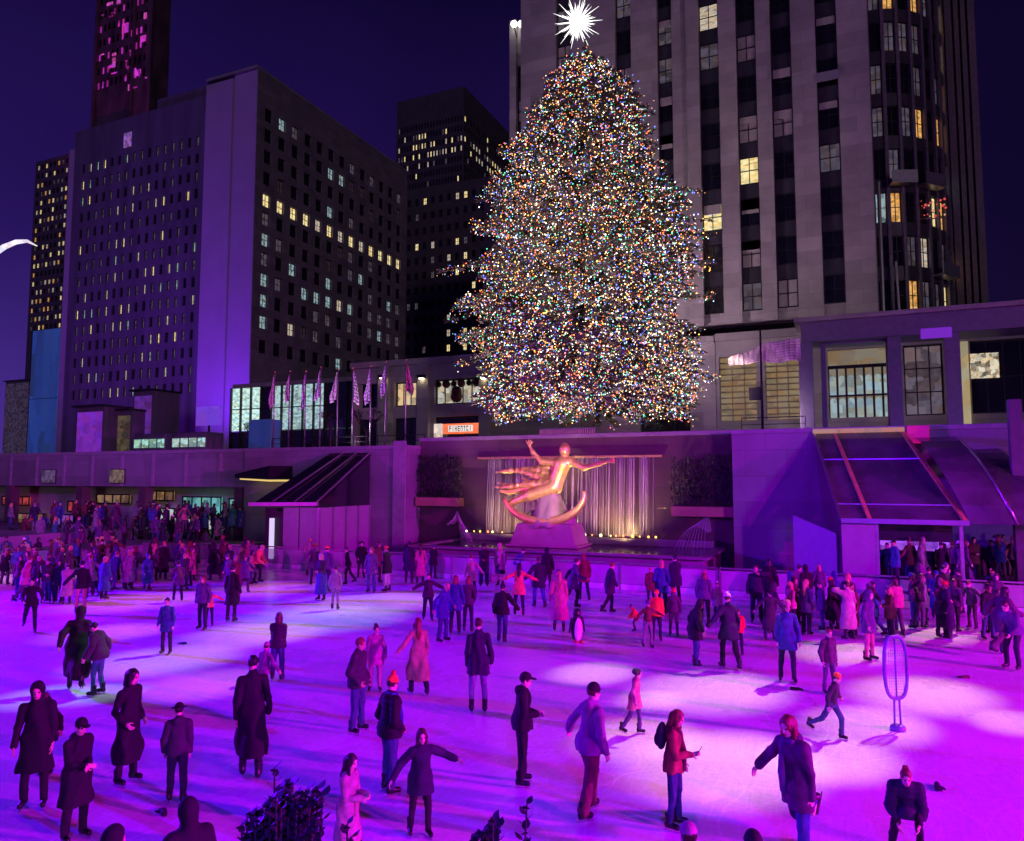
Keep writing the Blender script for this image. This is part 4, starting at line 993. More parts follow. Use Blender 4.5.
q = on_b(755, 394, 43.9); b = MB(); b.box(q.x - .3, q.x + .3, 43.6, 43.93, q.z - .35, q.z + .35); b.build('junction_box', M_black, t)

# bare street trees behind the flags
M_bark = mat('dark_bark', (.03, .025, .025), .8, bump=.3)
def bare_tree(px, bb, h, seed, label):
    x = on_b(px, 440, bb).x; t = empty('bare_tree', (x, bb, 6.8), label, 'tree', 'leafless street trees')
    r = random.Random(seed); b = MB(); b.tube([(x, bb, 6.8), (x + .05, bb, 6.8 + h * .45)], [.12, .08], 7); b.build('trunk', M_bark, t)
    b = MB()
    def grow(p, d, ln, rad, lv):
        q = p + d * ln; b.tube([p, (p + q) / 2 + Vector((r.uniform(-.1, .1), r.uniform(-.1, .1), .05)), q], [rad, rad * .8, rad * .6], 5)
        if lv:
            for _ in range(3): grow(q, (d + Vector((r.uniform(-.8, .8), r.uniform(-.8, .8), r.uniform(-.1, .5)))).normalized(), ln * .7, rad * .6, lv - 1)
    for _ in range(4): grow(Vector((x + .05, bb, 6.8 + h * .43)), Vector((r.uniform(-.6, .6), r.uniform(-.6, .6), 1)).normalized(), h * .24, .06, 3)
    b.build('crown', M_bark, t)
bare_tree(330, 47, 3.4, 1, 'small leafless tree in front of the white storefront')
bare_tree(366, 48, 3.6, 2, 'small leafless tree between the storefront and the stone podium')
bare_tree(250, 52, 3.2, 3, 'small leafless tree by the brightest storefront panes')
# plaza rails
for x0, x1, y, zt, lab in ((-36, -23.8, 40.0, 6.85, 'thin black railing on the wall top under the flags'), (-4.7, -1.6, 39.9, 7.25, 'thin black railing on the violet wall top below the spread flag')):
    t = empty('plaza_railing', ((x0 + x1) / 2, y, zt), lab, 'railing')
    b = MB(); b.bar((x0, y, zt + .75), (x1, y, zt + .75), .05); b.bar((x0, y, zt + .4), (x1, y, zt + .4), .03); b.build('rail', M_black, t)
    n = int((x1 - x0) / 1.6)
    for i in range(n + 1):
        x = x0 + (x1 - x0) * i / n; b = MB(); b.bar((x, y, zt), (x, y, zt + .724), .04); b.build('post', M_black, t)
# pink barrier under the tree
p0, p1 = on_b(540, 426, 42.5), on_b(596, 421, 42.5)
t = empty('tree_barrier', ((p0.x + p1.x) / 2, 42.5, 6.8), 'pinkish slatted crowd barrier at the foot of the lit tree', 'barrier')
b = MB(); n = 26
for i in range(n): x = p0.x + (p1.x - p0.x) * i / n; b.box(x, x + .08, 42.46, 42.5, 6.85, 7.85)
b.build('slats', mat('barrier_pink', (.55, .30, .38), .5, var=.2), t)
b = MB(); b.box(p0.x, p1.x, 42.4, 42.455, 7.852, 7.93); b.box(p0.x, p1.x, 42.4, 42.455, 6.9, 6.98); b.build('rail', M_steel, t)
# ------------------------------------------------------------------ the big lit spruce
TBY = 46.0
tp = on_b(588, 430, TBY)
TX, TY, TZ = tp.x, TBY, 6.8
TD = (Vector((TX, TY, 0)) - Vector((CAM.x, CAM.y, 0))).dot(fwd0)
prof = [(45, 562, 594), (62, 556, 608), (106, 538, 644), (156, 505, 669), (194, 484, 686), (251, 477, 713), (290, 474, 714), (323, 470, 706), (367, 470, 712), (400, 478, 700), (417, 492, 690)]
prof3 = []
for py, l, r in prof:
    pl, pr = on_b(l, py, TBY), on_b(r, py, TBY)
    prof3.append((pl.z, (TX - pl.x) / .95, (pr.x - TX) / .95))
prof3.reverse()
def crown_r(z, cx):
    zs = [p[0] for p in prof3]
    l = np.interp(z, zs, [p[1] for p in prof3]); r = np.interp(z, zs, [p[2] for p in prof3])
    return l + (r - l) * (cx + 1) / 2
Z0, Z1 = prof3[0][0], prof3[-1][0]
tree = empty('spruce_tree', (TX, TY, TZ), 'towering spruce tree covered in thousands of coloured lights', 'tree')
M_needle = mat('spruce_needles', (.13, .115, .10), .7, var=.4, scale=2)
b = MB(); b.tube([(TX, TY, TZ), (TX, TY, Z0 + 2), (TX, TY, Z1)], [.5, .4, .06], 10); b.build('trunk', M_bark, tree, smooth=True)
R = random.Random(77)
fol = MB(); limb = MB(); bulbs = []
camdir = (Vector((0, 0, 0)) - Vector((TX, TY, 0))).normalized()
NB = 2500
for i in range(NB):
    u = R.random(); z = Z0 + (Z1 - Z0) * (.55 * u + .45 * (1 - math.sqrt(1 - u * .985)))
    a = R.uniform(0, 2 * PI); dirx, diry = math.cos(a), math.sin(a)
    fac = dirx * camdir.x + diry * camdir.y
    if fac < -.45 and R.random() < .6: continue
    cx = dirx * rgt.x + diry * rgt.y
    clump = .84 + .2 * math.sin(a * 5 + z * .9) * math.sin(z * 1.5 + a * 2)
    L = max(.4, crown_r(z, cx) - .42) * clump * R.uniform(.74, 1.04)
    if R.random() < .035: L *= 1.12
    L = max(.35, L)
    st_ = L * R.choice((.1, .3, .45))
    tip = Vector((TX + dirx * L, TY + diry * L, z - .10 * L + R.uniform(-.2, .2)))
    org = Vector((TX + dirx * st_, TY + diry * st_, z + .12 * L))
    mid = (org + tip) / 2 + Vector((0, 0, -.06 * L)); n = max(3, int(L * 2.0))
    pts = []
    for k in range(n + 1):
        t = k / n; pts.append(org * (1 - t) ** 2 + mid * 2 * t * (1 - t) + tip * t * t)
    limb.tube([pts[0], pts[n // 2], pts[-1]], [.05, .03, .012], 4, cap=False)
    side = Vector((-diry, dirx, 0))
    for k in range(n + 1):
        t = k / n; p = pts[k]; w = .30 + .55 * (1 - t) * min(1, L / 4)
        for s in range(7):
            sg_ = R.choice((-1, 1)); d = (side * sg_ * R.uniform(.3, 1) + Vector((dirx, diry, 0)) * R.uniform(.1, .9) + Vector((0, 0, R.uniform(-.45, .3)))).normalized()
            ln = w * R.uniform(.6, 1.25); o_ = p + Vector((R.uniform(-.1, .1), R.uniform(-.1, .1), R.uniform(-.12, .12)))
            h = Vector((R.uniform(-1, 1), R.uniform(-1, 1), R.uniform(-1, 1))).cross(d).normalized() * .10
            fol.tri(o_ - h, o_ + h, o_ + d * ln)
    nb_ = int(10 + L * 4.6)
    if fac < -.2: nb_ = nb_ // 2
    for k in range(nb_):
        t = 1 - R.random() ** 1.35 * .85
        p = org * (1 - t) ** 2 + mid * 2 * t * (1 - t) + tip * t * t
        bulbs.append(p + Vector((R.gauss(0, .2), R.gauss(0, .2), R.gauss(0, .2))))
# a few stray boughs as in the photograph's ragged outline
for px, py, m in ((452, 323, 26), (463, 366, 22), (710, 268, 55), (714, 300, 30), (700, 392, 30), (482, 205, 40), (686, 204, 24), (690, 400, 20)):
    q = on_b(px, py, TBY); base = Vector((TX + (q.x - TX) * .45, TY - .8, q.z + .8))
    q = Vector((q.x, TY - .8, q.z))
    limb.tube([base, (base + q) / 2 + Vector((0, 0, -.15)), q], [.05, .035, .012], 5, cap=False)
    for k in range(26):
        t = R.uniform(.2, 1); p = base.lerp(q, t)
        for s in range(4):
            d = Vector((math.copysign(R.uniform(.2, 1), q.x - TX), R.uniform(-1, 1), R.uniform(-.8, .5))).normalized(); h = d.cross(Vector((R.random(), R.random(), R.random()))).normalized() * .07
            fol.tri(p - h, p + h, p + d * R.uniform(.25, .55))
    for k in range(m):
        t = 1 - R.random() ** 1.5 * .7; bulbs.append(base.lerp(q, t) + Vector((R.gauss(0, .22), R.gauss(0, .22), R.gauss(0, .24))))
fol.build('crown', M_needle, tree); limb.build('limbs', M_bark, tree)
GC = [glow('bulb_white', (1, .88, .70), 5.40), glow('bulb_amber', (1, .50, .09), 4.32), glow('bulb_red', (1, .15, .05), 4.32), glow('bulb_blue', (.10, .16, 1), 5.04), glow('bulb_green', (.08, .85, .45), 3.24), glow('bulb_ice', (.50, .82, 1), 4.32),
      glow('bulb_dim_amber', (1, .50, .2), 1.73), glow('bulb_dim_rose', (.95, .42, .36), 1.58), glow('bulb_dim_blue', (.25, .25, .95), 1.44), glow('bulb_dim_teal', (.15, .7, .6), 1.01), glow('bulb_dim_white', (.95, .84, .78), 1.58)]
def bulb_mb(b, p, r, m):
    n = len(b.v); b.v += [(p.x + r, p.y, p.z), (p.x, p.y + r, p.z), (p.x - r, p.y, p.z), (p.x, p.y - r, p.z), (p.x, p.y, p.z + r), (p.x, p.y, p.z - r)]
    for f_ in ((0, 1, 4), (1, 2, 4), (2, 3, 4), (3, 0, 4), (1, 0, 5), (2, 1, 5), (3, 2, 5), (0, 3, 5)): b.f.append(tuple(n + i for i in f_)); b.m.append(m)
bulbs.sort(key=lambda p: (p - CAM).length)
pick = bulbs[:2400:24]; ps = set(id(p) for p in pick)
def bcol(): return R.choices(range(11), (.13, .14, .14, .10, .08, .06, .10, .09, .07, .06, .03))[0]
for p in pick:
    b = MB(); bulb_mb(b, p, .05, 0); b.build('light_bulb', GC[bcol()], tree)
b = MB()
for p in bulbs:
    if id(p) not in ps: bulb_mb(b, p, R.choice((.022, .024, .028, .032, .036, .050)), bcol())
put(b.build('light_bulbs', GC, tree), kind='stuff')
print('bulbs', len(bulbs), 'needles', len(fol.f))
# star: crystal spikes round a core
sp = on_b(577, 22, TBY); star = empty('tree_star', sp, 'blazing white spiked star on top of the lit spruce', 'star')
b = MB(); sphere_mb(b, sp, .5, 14); b.build('core', glow('star_core', (1, 1, .96), 9), star, smooth=True)
b = MB(); nS = 84
for i in range(nS):
    zz = 1 - 2 * (i + .5) / nS; a = i * 2.39996; d = Vector((math.sqrt(1 - zz * zz) * math.cos(a), math.sqrt(1 - zz * zz) * math.sin(a), zz))
    ln = 1.75 if i % 3 == 0 else (1.35 if i % 2 else 1.05)
    b.tube([sp + d * .4, sp + d * .75, sp + d * ln], [.06, .035, .006], 4)
b.build('spikes', glow('star_spike', (1, 1, .97), 2.2), star)

# ------------------------------------------------------------------ planters at the terrace edge, close to the viewer
M_leaf = mat('boxwood_leaf', (.02, .03, .022), .45, var=.5, scale=14)
def shrub(px, top_py, dist, spread, n, seed, label):
    d = ray(px, top_py); d = d / d.dot(fwd0); q = CAM + d * dist
    t = empty('planter_shrub', (q.x, q.y, 3.2), label, 'shrub', 'shrubs at the terrace edge')
    r = random.Random(seed); b = MB(); lf = MB(); zb = q.z - .62
    for i in range(n):
        ex = r.uniform(-spread, spread); ey = r.uniform(-spread * .6, spread * .6); tz_ = q.z - abs(ex) / spread * .16 * (dist / 3.4) - r.uniform(0, .1) if i else q.z
        base = Vector((q.x + ex * .3, q.y + ey * .3, zb)); top = Vector((q.x + ex, q.y + ey, tz_))
        b.tube([base, (base + top) / 2 + Vector((ex * .2, ey * .2, 0)), top], [.008, .005, .003], 5)
        for k in range(30):
            s = .2 + .8 * k / 29; p = base.lerp(top, s); a = k * 2.4 + r.random()
            out = Vector((math.cos(a), math.sin(a), .7)).normalized(); ln = r.uniform(.028, .042); w = out.cross(Vector((0, 0, 1))).normalized() * ln * .42
            m1 = p + out * ln * .5; e = p + out * ln + Vector((0, 0, .004)); dn = Vector((0, 0, -.006))
            nv = len(lf.v); lf.v += [tuple(q_) for q_ in (p, p + out * ln * .3 - w * .85, p + out * ln * .65 - w * .9, e, p + out * ln * .65 + w * .9, p + out * ln * .3 + w * .85)]; lf.f.append(tuple(nv + q_ for q_ in range(6))); lf.m.append(0)
    b.build('stems', M_bark, t); lf.build('leaves', M_leaf, t)
    x0 = q.x - spread - .12; x1 = q.x + spread + .12
    b = MB(); b.hexa([(x0 + .06, q.y - .2, 3.2), (x1 - .06, q.y - .2, 3.2), (x1 - .06, q.y + .2, 3.2), (x0 + .06, q.y + .2, 3.2), (x0, q.y - .24, zb), (x1, q.y - .24, zb), (x1, q.y + .24, zb), (x0, q.y + .24, zb)])
    b.build('planter', M_black, t)
shrub(287, 779, 2.75, .16, 64, 1, 'bushy dark leafy shrub silhouetted below the tall long coat skater')
shrub(497, 806, 2.7, .10, 20, 2, 'cluster of dark leafy sprigs below the side on black cap person')
shrub(354, 826, 2.7, .06, 8, 3, 'lowest dark sprig poking up at the hem of the pink trench coat')
# ------------------------------------------------------------------ people
def V3(x, y, z): return Vector((x, y, z))
def rx(a): return Matrix.Rotation(math.radians(a), 3, 'X')
def ry(a): return Matrix.Rotation(math.radians(a), 3, 'Y')
def rz(a): return Matrix.Rotation(math.radians(a), 3, 'Z')
HANDS = {'down': (.05, .03, -.53), 'easy': (.09, .10, -.50), 'pocket': (.02, .13, -.43), 'out': (.46, .10, -.20), 'outlow': (.36, .06, -.38), 'fwd': (-.02, .44, -.22), 'phone': (-.10, .30, -.24),
         'hold': (-.16, .26, -.28), 'back': (.10, -.26, -.44), 'up': (-.02, .26, .12), 'hip': (.10, .04, -.30), 'hug': (-.20, .30, -.12)}
#        lean twist  headyaw headpitch  legs: (hip flex, abduct, knee) x2 ; hands L,R
POSES = {
 'stand':  (2, 0, 0, 5, (2, 4, 4), (0, 4, 6), 'down', 'easy'),
 'stand2': (3, 6, 18, 8, (8, 4, 12), (-4, 5, 4), 'easy', 'down'),
 'pocket': (2, 0, 10, 8, (4, 4, 6), (0, 4, 6), 'pocket', 'pocket'),
 'glide':  (8, 5, 5, 6, (16, 4, 18), (-14, 7, 22), 'easy', 'outlow'),
 'stride': (14, -6, 0, 0, (26, 4, 34), (-24, 10, 28), 'back', 'fwd'),
 'step':   (6, 0, -10, 6, (20, 3, 22), (-12, 4, 10), 'outlow', 'easy'),
 'armsout': (4, 4, -4, 4, (6, 5, 10), (-4, 5, 12), 'out', 'outlow'),
 'drift':  (8, 4, 6, 6, (12, 3, 14), (-10, 4, 14), 'down', 'easy'),
 'spread': (6, 0, 0, 4, (10, 5, 14), (-8, 6, 14), 'out', 'out'),
 'phone':  (3, 0, 4, 16, (4, 4, 6), (0, 4, 8), 'easy', 'phone'),
 'phone2': (2, 0, 0, 10, (2, 4, 4), (0, 4, 4), 'phone', 'hold'),
 'hold':   (3, 0, 0, 10, (2, 4, 4), (2, 4, 8), 'hold', 'hold'),
 'bend':   (34, 0, 0, 10, (30, 6, 34), (22, 6, 30), 'fwd', 'fwd'),
 'crouch': (48, 0, 0, -10, (82, 8, 104), (70, 10, 96), 'fwd', 'fwd'),
 'kick':   (10, 0, 6, 8, (6, 3, 8), (-20, 8, 78), 'down', 'outlow'),
 'lunge':  (12, 10, 12, 10, (26, 8, 30), (-26, 14, 36), 'outlow', 'outlow'),
 'photo':  (2, 0, 0, 0, (2, 4, 4), (0, 4, 6), 'up', 'easy'),
 'lookdown': (12, 0, 0, 24, (10, 4, 14), (4, 5, 12), 'outlow', 'outlow'),
}
_skel = {}
def skeleton(pose):
    if pose in _skel: return _skel[pose]
    lean, tw, hy, hp, LL, RL, hl, hr = POSES[pose]
    pel = V3(0, 0, .96); R = rz(tw) @ rx(-lean); S = {'R': R}
    S['pel'] = pel; S['waist'] = pel + R @ V3(0, 0, .15); S['chest'] = pel + R @ V3(0, .01, .34); S['neck'] = pel + R @ V3(0, -.005, .50)
    S['Rh'] = rz(tw * .5) @ rx(-lean * .45) @ rz(hy) @ rx(-hp); S['head'] = S['neck'] + R @ V3(0, .005, .045) + S['Rh'] @ V3(0, .015, .115)
    for sd, leg, hand in ((-1, LL, hl), (1, RL, hr)):
        k = 'L' if sd < 0 else 'R'
        hf, ab, kn = leg
        def dirn(a, b_): a, b_ = math.radians(a), math.radians(b_); return V3(math.sin(b_) * sd, math.sin(a) * math.cos(b_), -math.cos(a) * math.cos(b_))
        hip = pel + rz(tw * .3) @ V3(.092 * sd, 0, -.03); knee = hip + dirn(hf, ab) * .43; ank = knee + dirn(hf - kn, ab * .6) * .41
        pit = (hf - kn); pit = pit * .75 if kn > 40 else (pit * .25 if pit < 0 else pit * .2)
        fd = rz(-8 * sd) @ rx(pit) @ V3(0, 1, 0)
        S['hip' + k], S['knee' + k], S['ank' + k], S['fd' + k], S['pit' + k] = hip, knee, ank, fd, pit
        sh = pel + R @ V3(.176 * sd, -.005, .418); t = HANDS[hand]; tgt = sh + R @ V3(t[0] * sd, t[1], t[2])
        d = tgt - sh; l1, l2 = .285, .255; dl = min(d.length, .535); dn = d.normalized()
        x = (l1 * l1 - l2 * l2 + dl * dl) / (2 * dl); hgt = math.sqrt(max(0, l1 * l1 - x * x))
        pole = R @ V3(.5 * sd, -.9, -.35); pole = (pole - dn * pole.dot(dn)).normalized()
        S['sh' + k], S['elb' + k], S['wr' + k] = sh, sh + dn * x + pole * hgt, sh + dn * dl
    low = min(S['ank' + k].z - .075 - max(0, -math.sin(math.radians(S['pit' + k]))) * .13 for k in 'LR')
    S['dz'] = .055 - low
    dz = V3(0, 0, S['dz'])
    for k in list(S):
        if k in ('pel', 'waist', 'chest', 'neck', 'head') or k[:-1] in ('hip', 'knee', 'ank', 'sh', 'elb', 'wr'): S[k] = S[k] + dz
    _skel[pose] = S
    return S
T_ = lambda v: (v.x, v.y, v.z)
def Rm(R): return [[R[i][j] for j in range(3)] for i in range(3)]

def body_prims(S, fingers=True):
    p = []
    hd, Rh = S['head'], S['Rh']
    def H(x, y, z): return T_(hd + Rh @ V3(x, y, z))
    M = Rm(Rh)
    p += [('e', H(0, -.008, .018), (.074, .092, .098), M, .02), ('e', H(0, .022, -.052), (.054, .066, .066), M, .03), ('e', H(0, .036, -.098), (.026, .026, .02), M, .02),
          ('c', H(0, .084, .004), H(0, .102, -.03), .010, .014, .012), ('e', H(0, .078, .022), (.05, .014, .010), M, .012), ('e', H(0, .086, -.066), (.024, .010, .010), M, .01),
          ('-e', H(-.032, .094, .0), (.017, .014, .011), M, 0), ('-e', H(.032, .094, .0), (.017, .014, .011), M, 0),
          ('e', H(-.032, .078, .0), (.013, .012, .011), M, .004), ('e', H(.032, .078, .0), (.013, .012, .011), M, .004),
          ('e', H(-.076, -.006, -.012), (.012, .022, .032), M, .008), ('e', H(.076, -.006, -.012), (.012, .022, .032), M, .008)]
    p += [('c', T_(S['neck'] + S['R'] @ V3(0, 0, -.04)), H(0, -.012, -.07), .056, .052, .03)]
    M = Rm(S['R'])
    p += [('e', T_(S['chest']), (.122, .080, .14), M, .05), ('e', T_(S['waist']), (.108, .074, .14), M, .06), ('e', T_(S['pel']), (.125, .082, .10), None, .06), ('c', T_(S['shL']), T_(S['shR']), .036, .036, .05)]
    for k, sd in (('L', -1), ('R', 1)):
        p += [('c', T_(S['sh' + k]), T_(S['elb' + k]), .036, .031, .03), ('c', T_(S['elb' + k]), T_(S['wr' + k]), .031, .026, .015)]
        p += [('c', T_(S['hip' + k]), T_(S['knee' + k]), .064, .040, .03), ('c', T_(S['knee' + k]), T_(S['ank' + k]), .040, .030, .02)]
        fd = S['fd' + k]; a = S['ank' + k]
        p += [('c', T_(a + V3(0, 0, -.03) - fd * .03), T_(a + V3(0, 0, -.045) + fd * .13), .038, .030, .02)]
        w = S['wr' + k]; d = (w - S['elb' + k]).normalized()
        back = V3(sd, 0, 0) - d * d.dot(V3(sd, 0, 0))
        if back.length < .3: back = V3(0, 0, 1) - d * d.z
        nrm = back.normalized(); side = d.cross(nrm).normalized()              # nrm: back of the hand; side: across the knuckles
        if side.dot(S['R'] @ V3(0, 1, 0)) < 0: side = -side                    # thumb side to the front
        if fingers:
            p += [('e', T_(w + d * .05), (.018, .04, .052), [[nrm[i], side[i], d[i]] for i in range(3)], .012)]
            for i, (o, ln) in enumerate(((.030, .068), (.010, .078), (-.010, .072), (-.029, .056))):
                a0 = w + d * .088 + side * o; a1 = a0 + (d * .92 - nrm * .38).normalized() * ln * .55; a2 = a1 + (d * .6 - nrm * .8).normalized() * ln * .5
                p += [('c', T_(a0), T_(a1), .0098, .009, .004), ('c', T_(a1), T_(a2), .009, .0075, .003)]
            b0 = w + d * .028 + side * .028; b1 = b0 + (d * .55 + side * .75 - nrm * .2).normalized() * .045; b2 = b1 + (d * .85 + side * .25 - nrm * .35).normalized() * .036
            p += [('c', T_(b0), T_(b1), .014, .011, .008), ('c', T_(b1), T_(b2), .011, .008, .004)]
    return p

HEM = {'waist': -.02, 'hip': -.12, 'thigh': -.28, 'knee': -.46, 'calf': -.64, 'ankle': -.78}
def coat_prims(S, hem, bulk, hood):
    M = Rm(S['R']); p = []
    q = bulk
    p += [('e', T_(S['chest']), (.148 + q, .108 + q, .150 + q * .6), M, .06), ('e', T_(S['waist']), (.154 + q, .112 + q, .17), M, .06),
          ('c', T_(S['neck'] + S['R'] @ V3(0, -.015, -.03)), T_(S['shL']), .06 + q * .3, .052 + q * .6, .06), ('c', T_(S['neck'] + S['R'] @ V3(0, -.015, -.03)), T_(S['shR']), .06 + q * .3, .052 + q * .6, .06)]
    p += [('e', T_(S['pel'] + V3(0, -.01, .0)), (.164 + q, .120 + q, .13), None, .06)]
    z = HEM[hem]
    if z < -.1:
        fl = .011 * abs(z) / .3
        for k, sd in (('L', -1), ('R', 1)):
            h = S['hip' + k]; kn = S['knee' + k]; an = S['ank' + k]
            def along(t): return h.lerp(kn, t / .43) if t <= .43 else kn.lerp(an, min(1, (t - .43) / .41))
            L = abs(z) + .04
            if L <= .43: p += [('c', T_(h), T_(along(L)), .105 + q, .11 + q + fl, .10)]
            else: p += [('c', T_(h), T_(kn.lerp(V3(0, kn.y, kn.z), .25)), .105 + q, .115 + q + fl, .12), ('c', T_(kn.lerp(V3(0, kn.y, kn.z), .25)), T_(along(L).lerp(V3(0, kn.y * .6, along(L).z), .35)), .115 + q + fl, .12 + q + fl * 1.4, .12)]
        c0 = S['pel'] + V3(0, 0, -.02); c1 = V3((S['kneeL'].x + S['kneeR'].x) / 2, (S['kneeL'].y + S['kneeR'].y) / 2 * .8, S['pel'].z + z)
        p += [('c', T_(c0), T_(c1), .12 + q, .12 + q + fl, .1)]
    for k in 'LR':
        w = S['wr' + k]; d = (w - S['elb' + k]).normalized()
        p += [('c', T_(S['sh' + k]), T_(S['elb' + k]), .060 + q * .7, .052 + q * .6, .03), ('c', T_(S['elb' + k]), T_(w - d * .012), .056 + q * .6, .042 + q * .5, .02)]
    n = S['neck']
    p += [('c', T_(n + S['R'] @ V3(0, -.02, -.03)), T_(n + S['R'] @ V3(0, .0, .025)), .078, .068, .03)]
    if hood == 'down': p += [('e', T_(n + S['R'] @ V3(0, -.085, -.02)), (.105, .06, .075), M, .03)]
    if hood == 'up':
        Mh = Rm(S['Rh']); hd = S['head']
        p += [('e', T_(hd + S['Rh'] @ V3(0, -.02, .02)), (.105, .118, .14), Mh, .04), ('c', T_(hd + S['Rh'] @ V3(0, -.03, -.08)), T_(n), .09, .09, .03), ('-e', T_(hd + S['Rh'] @ V3(0, .115, -.005)), (.072, .10, .108), Mh, 0)]
    zc = S['pel'].z + z
    p += [('cut', (0, 0, -1), -zc)]
    return p
def leg_prims(S, kind):
    p = []; q = {'slim': .010, 'jeans': .018, 'wide': .038}[kind]
    p += [('e', T_(S['pel'] + V3(0, 0, -.01)), (.158, .112, .12), None, .05)]
    for k in 'LR':
        p += [('c', T_(S['hip' + k]), T_(S['knee' + k]), .09 + q * .6, .056 + q, .04), ('c', T_(S['knee' + k]), T_(S['knee' + k].lerp(S['ank' + k], .96)), .056 + q, .043 + q * 1.1, .02)]
    return p
def skirt_prims(S, z):
    c0 = S['pel'] + V3(0, 0, .08); foot = (S['ankL'] + S['ankR']) / 2
    c1 = V3(foot.x * .5, foot.y * .7, S['pel'].z + z)
    return [('c', T_(c0), T_(S['pel'] + V3(0, -.01, -.12)), .13, .165, .05), ('c', T_(S['pel'] + V3(0, -.01, -.12)), T_(c1), .165, .17 + .12 * abs(z), .1),
            ('c', T_(S['kneeL']), T_(S['kneeL'].lerp(S['ankL'], .6)), .1, .1, .1), ('c', T_(S['kneeR']), T_(S['kneeR'].lerp(S['ankR'], .6)), .1, .1, .1), ('cut', (0, 0, -1), -c1.z)]

HAIR = {
 'short': [('e', (0, -.016, .030), (.083, .098, .096), None, .02), ('-e', (0, .105, -.035), (.078, .075, .098), None, 0), ('cut', (0, .35, -1), .075)],
 'bun':   [('e', (0, -.016, .028), (.084, .100, .098), None, .02), ('e', (0, -.075, .105), (.048, .048, .044), None, .02), ('-e', (0, .105, -.035), (.078, .075, .105), None, 0), ('cut', (0, .3, -1), .085)],
 'long':  [('e', (0, -.016, .028), (.088, .104, .100), None, .02), ('c', (0, -.06, -.02), (0, -.085, -.25), .085, .07, .05), ('c', (0, -.085, -.25), (0, -.10, -.40), .07, .035, .03), ('c', (-.074, .0, -.02), (-.085, .03, -.22), .034, .03, .03), ('c', (.074, .0, -.02), (.085, .03, -.22), .034, .03, .03), ('-e', (0, .115, -.035), (.068, .085, .110), None, 0)],
 'bob':   [('e', (0, -.014, .026), (.090, .106, .102), None, .02), ('c', (0, -.05, -.02), (0, -.06, -.12), .085, .078, .04), ('c', (-.076, .0, -.02), (-.08, .01, -.12), .034, .03, .03), ('c', (.076, .0, -.02), (.08, .01, -.12), .034, .03, .03), ('-e', (0, .115, -.035), (.070, .085, .112), None, 0)],
 'curly': [('e', (0, -.016, .03), (.088, .104, .1), None, .02), ('e', (-.085, -.05, .02), (.065, .065, .065), None, .02), ('e', (.085, -.05, .02), (.065, .065, .065), None, .02), ('e', (0, -.11, .03), (.08, .07, .08), None, .02), ('-e', (0, .115, -.035), (.072, .085, .105), None, 0)],
 'tail':  [('e', (0, -.016, .030), (.083, .099, .097), None, .02), ('c', (0, -.10, .05), (0, -.15, -.03), .035, .04, .02), ('c', (0, -.15, -.03), (0, -.14, -.16), .04, .015, .02), ('-e', (0, .105, -.035), (.078, .075, .100), None, 0), ('cut', (0, .2, -1), .17)],
}
HATS = {
 'beanie': [('e', (0, -.010, .045), (.088, .104, .100), None, .01), ('e', (0, -.006, .052), (.093, .109, .03), None, .008), ('cut', (0, -.12, -1), -.022)],
 'cap':    [('e', (0, -.008, .045), (.088, .104, .088), None, .01), ('e', (0, .115, .048), (.068, .075, .012), None, .012), ('cut', (0, 0, -1), -.030)],
 'helmet': [('e', (0, -.010, .050), (.106, .128, .105), None, .01), ('e', (0, .06, .038), (.085, .08, .02), None, .01), ('cut', (0, -.15, -1), -.012)],
 'brim':   [('e', (0, -.008, .055), (.09, .105, .09), None, .01), ('e', (0, 0, .052), (.17, .18, .012), None, .015), ('cut', (0, 0, -1), -.036)],
}
BOOT = [('c', (0, -.035, -.035), (0, .135, -.048), .047, .038, .02), ('c', (0, -.012, -.02), (0, -.022, .135), .050, .058, .03), ('c', (0, -.055, -.085), (0, .14, -.082), .016, .016, .03), ('cut', (0, 0, 1), .13), ('cut', (0, 0, -1), .088)]
SCARF = [('c', (-.06, .045, .0), (.06, .05, -.005), .034, .034, .02), ('c', (.06, .05, -.005), (.085, -.03, .01), .034, .034, .02), ('c', (-.06, .045, .0), (-.085, -.03, .01), .034, .034, .02), ('c', (.085, -.03, .01), (0, -.08, .015), .034, .034, .02), ('c', (-.085, -.03, .01), (0, -.08, .015), .034, .034, .02), ('c', (.05, .085, -.03), (.06, .165, -.34), .032, .042, .02), ('c', (.06, .165, -.34), (.065, .16, -.56), .042, .046, .01)]
PACK = [('e', (0, 0, 0), (.15, .085, .21), None, .02), ('e', (0, -.06, -.06), (.11, .055, .10), None, .02), ('c', (-.09, .08, .16), (-.10, .23, .10), .018, .018, .01), ('c', (.09, .08, .16), (.10, .23, .10), .018, .018, .01), ('c', (-.10, .23, .10), (-.12, .20, -.10), .018, .016, .01), ('c', (.10, .23, .10), (.12, .20, -.10), .018, .016, .01)]

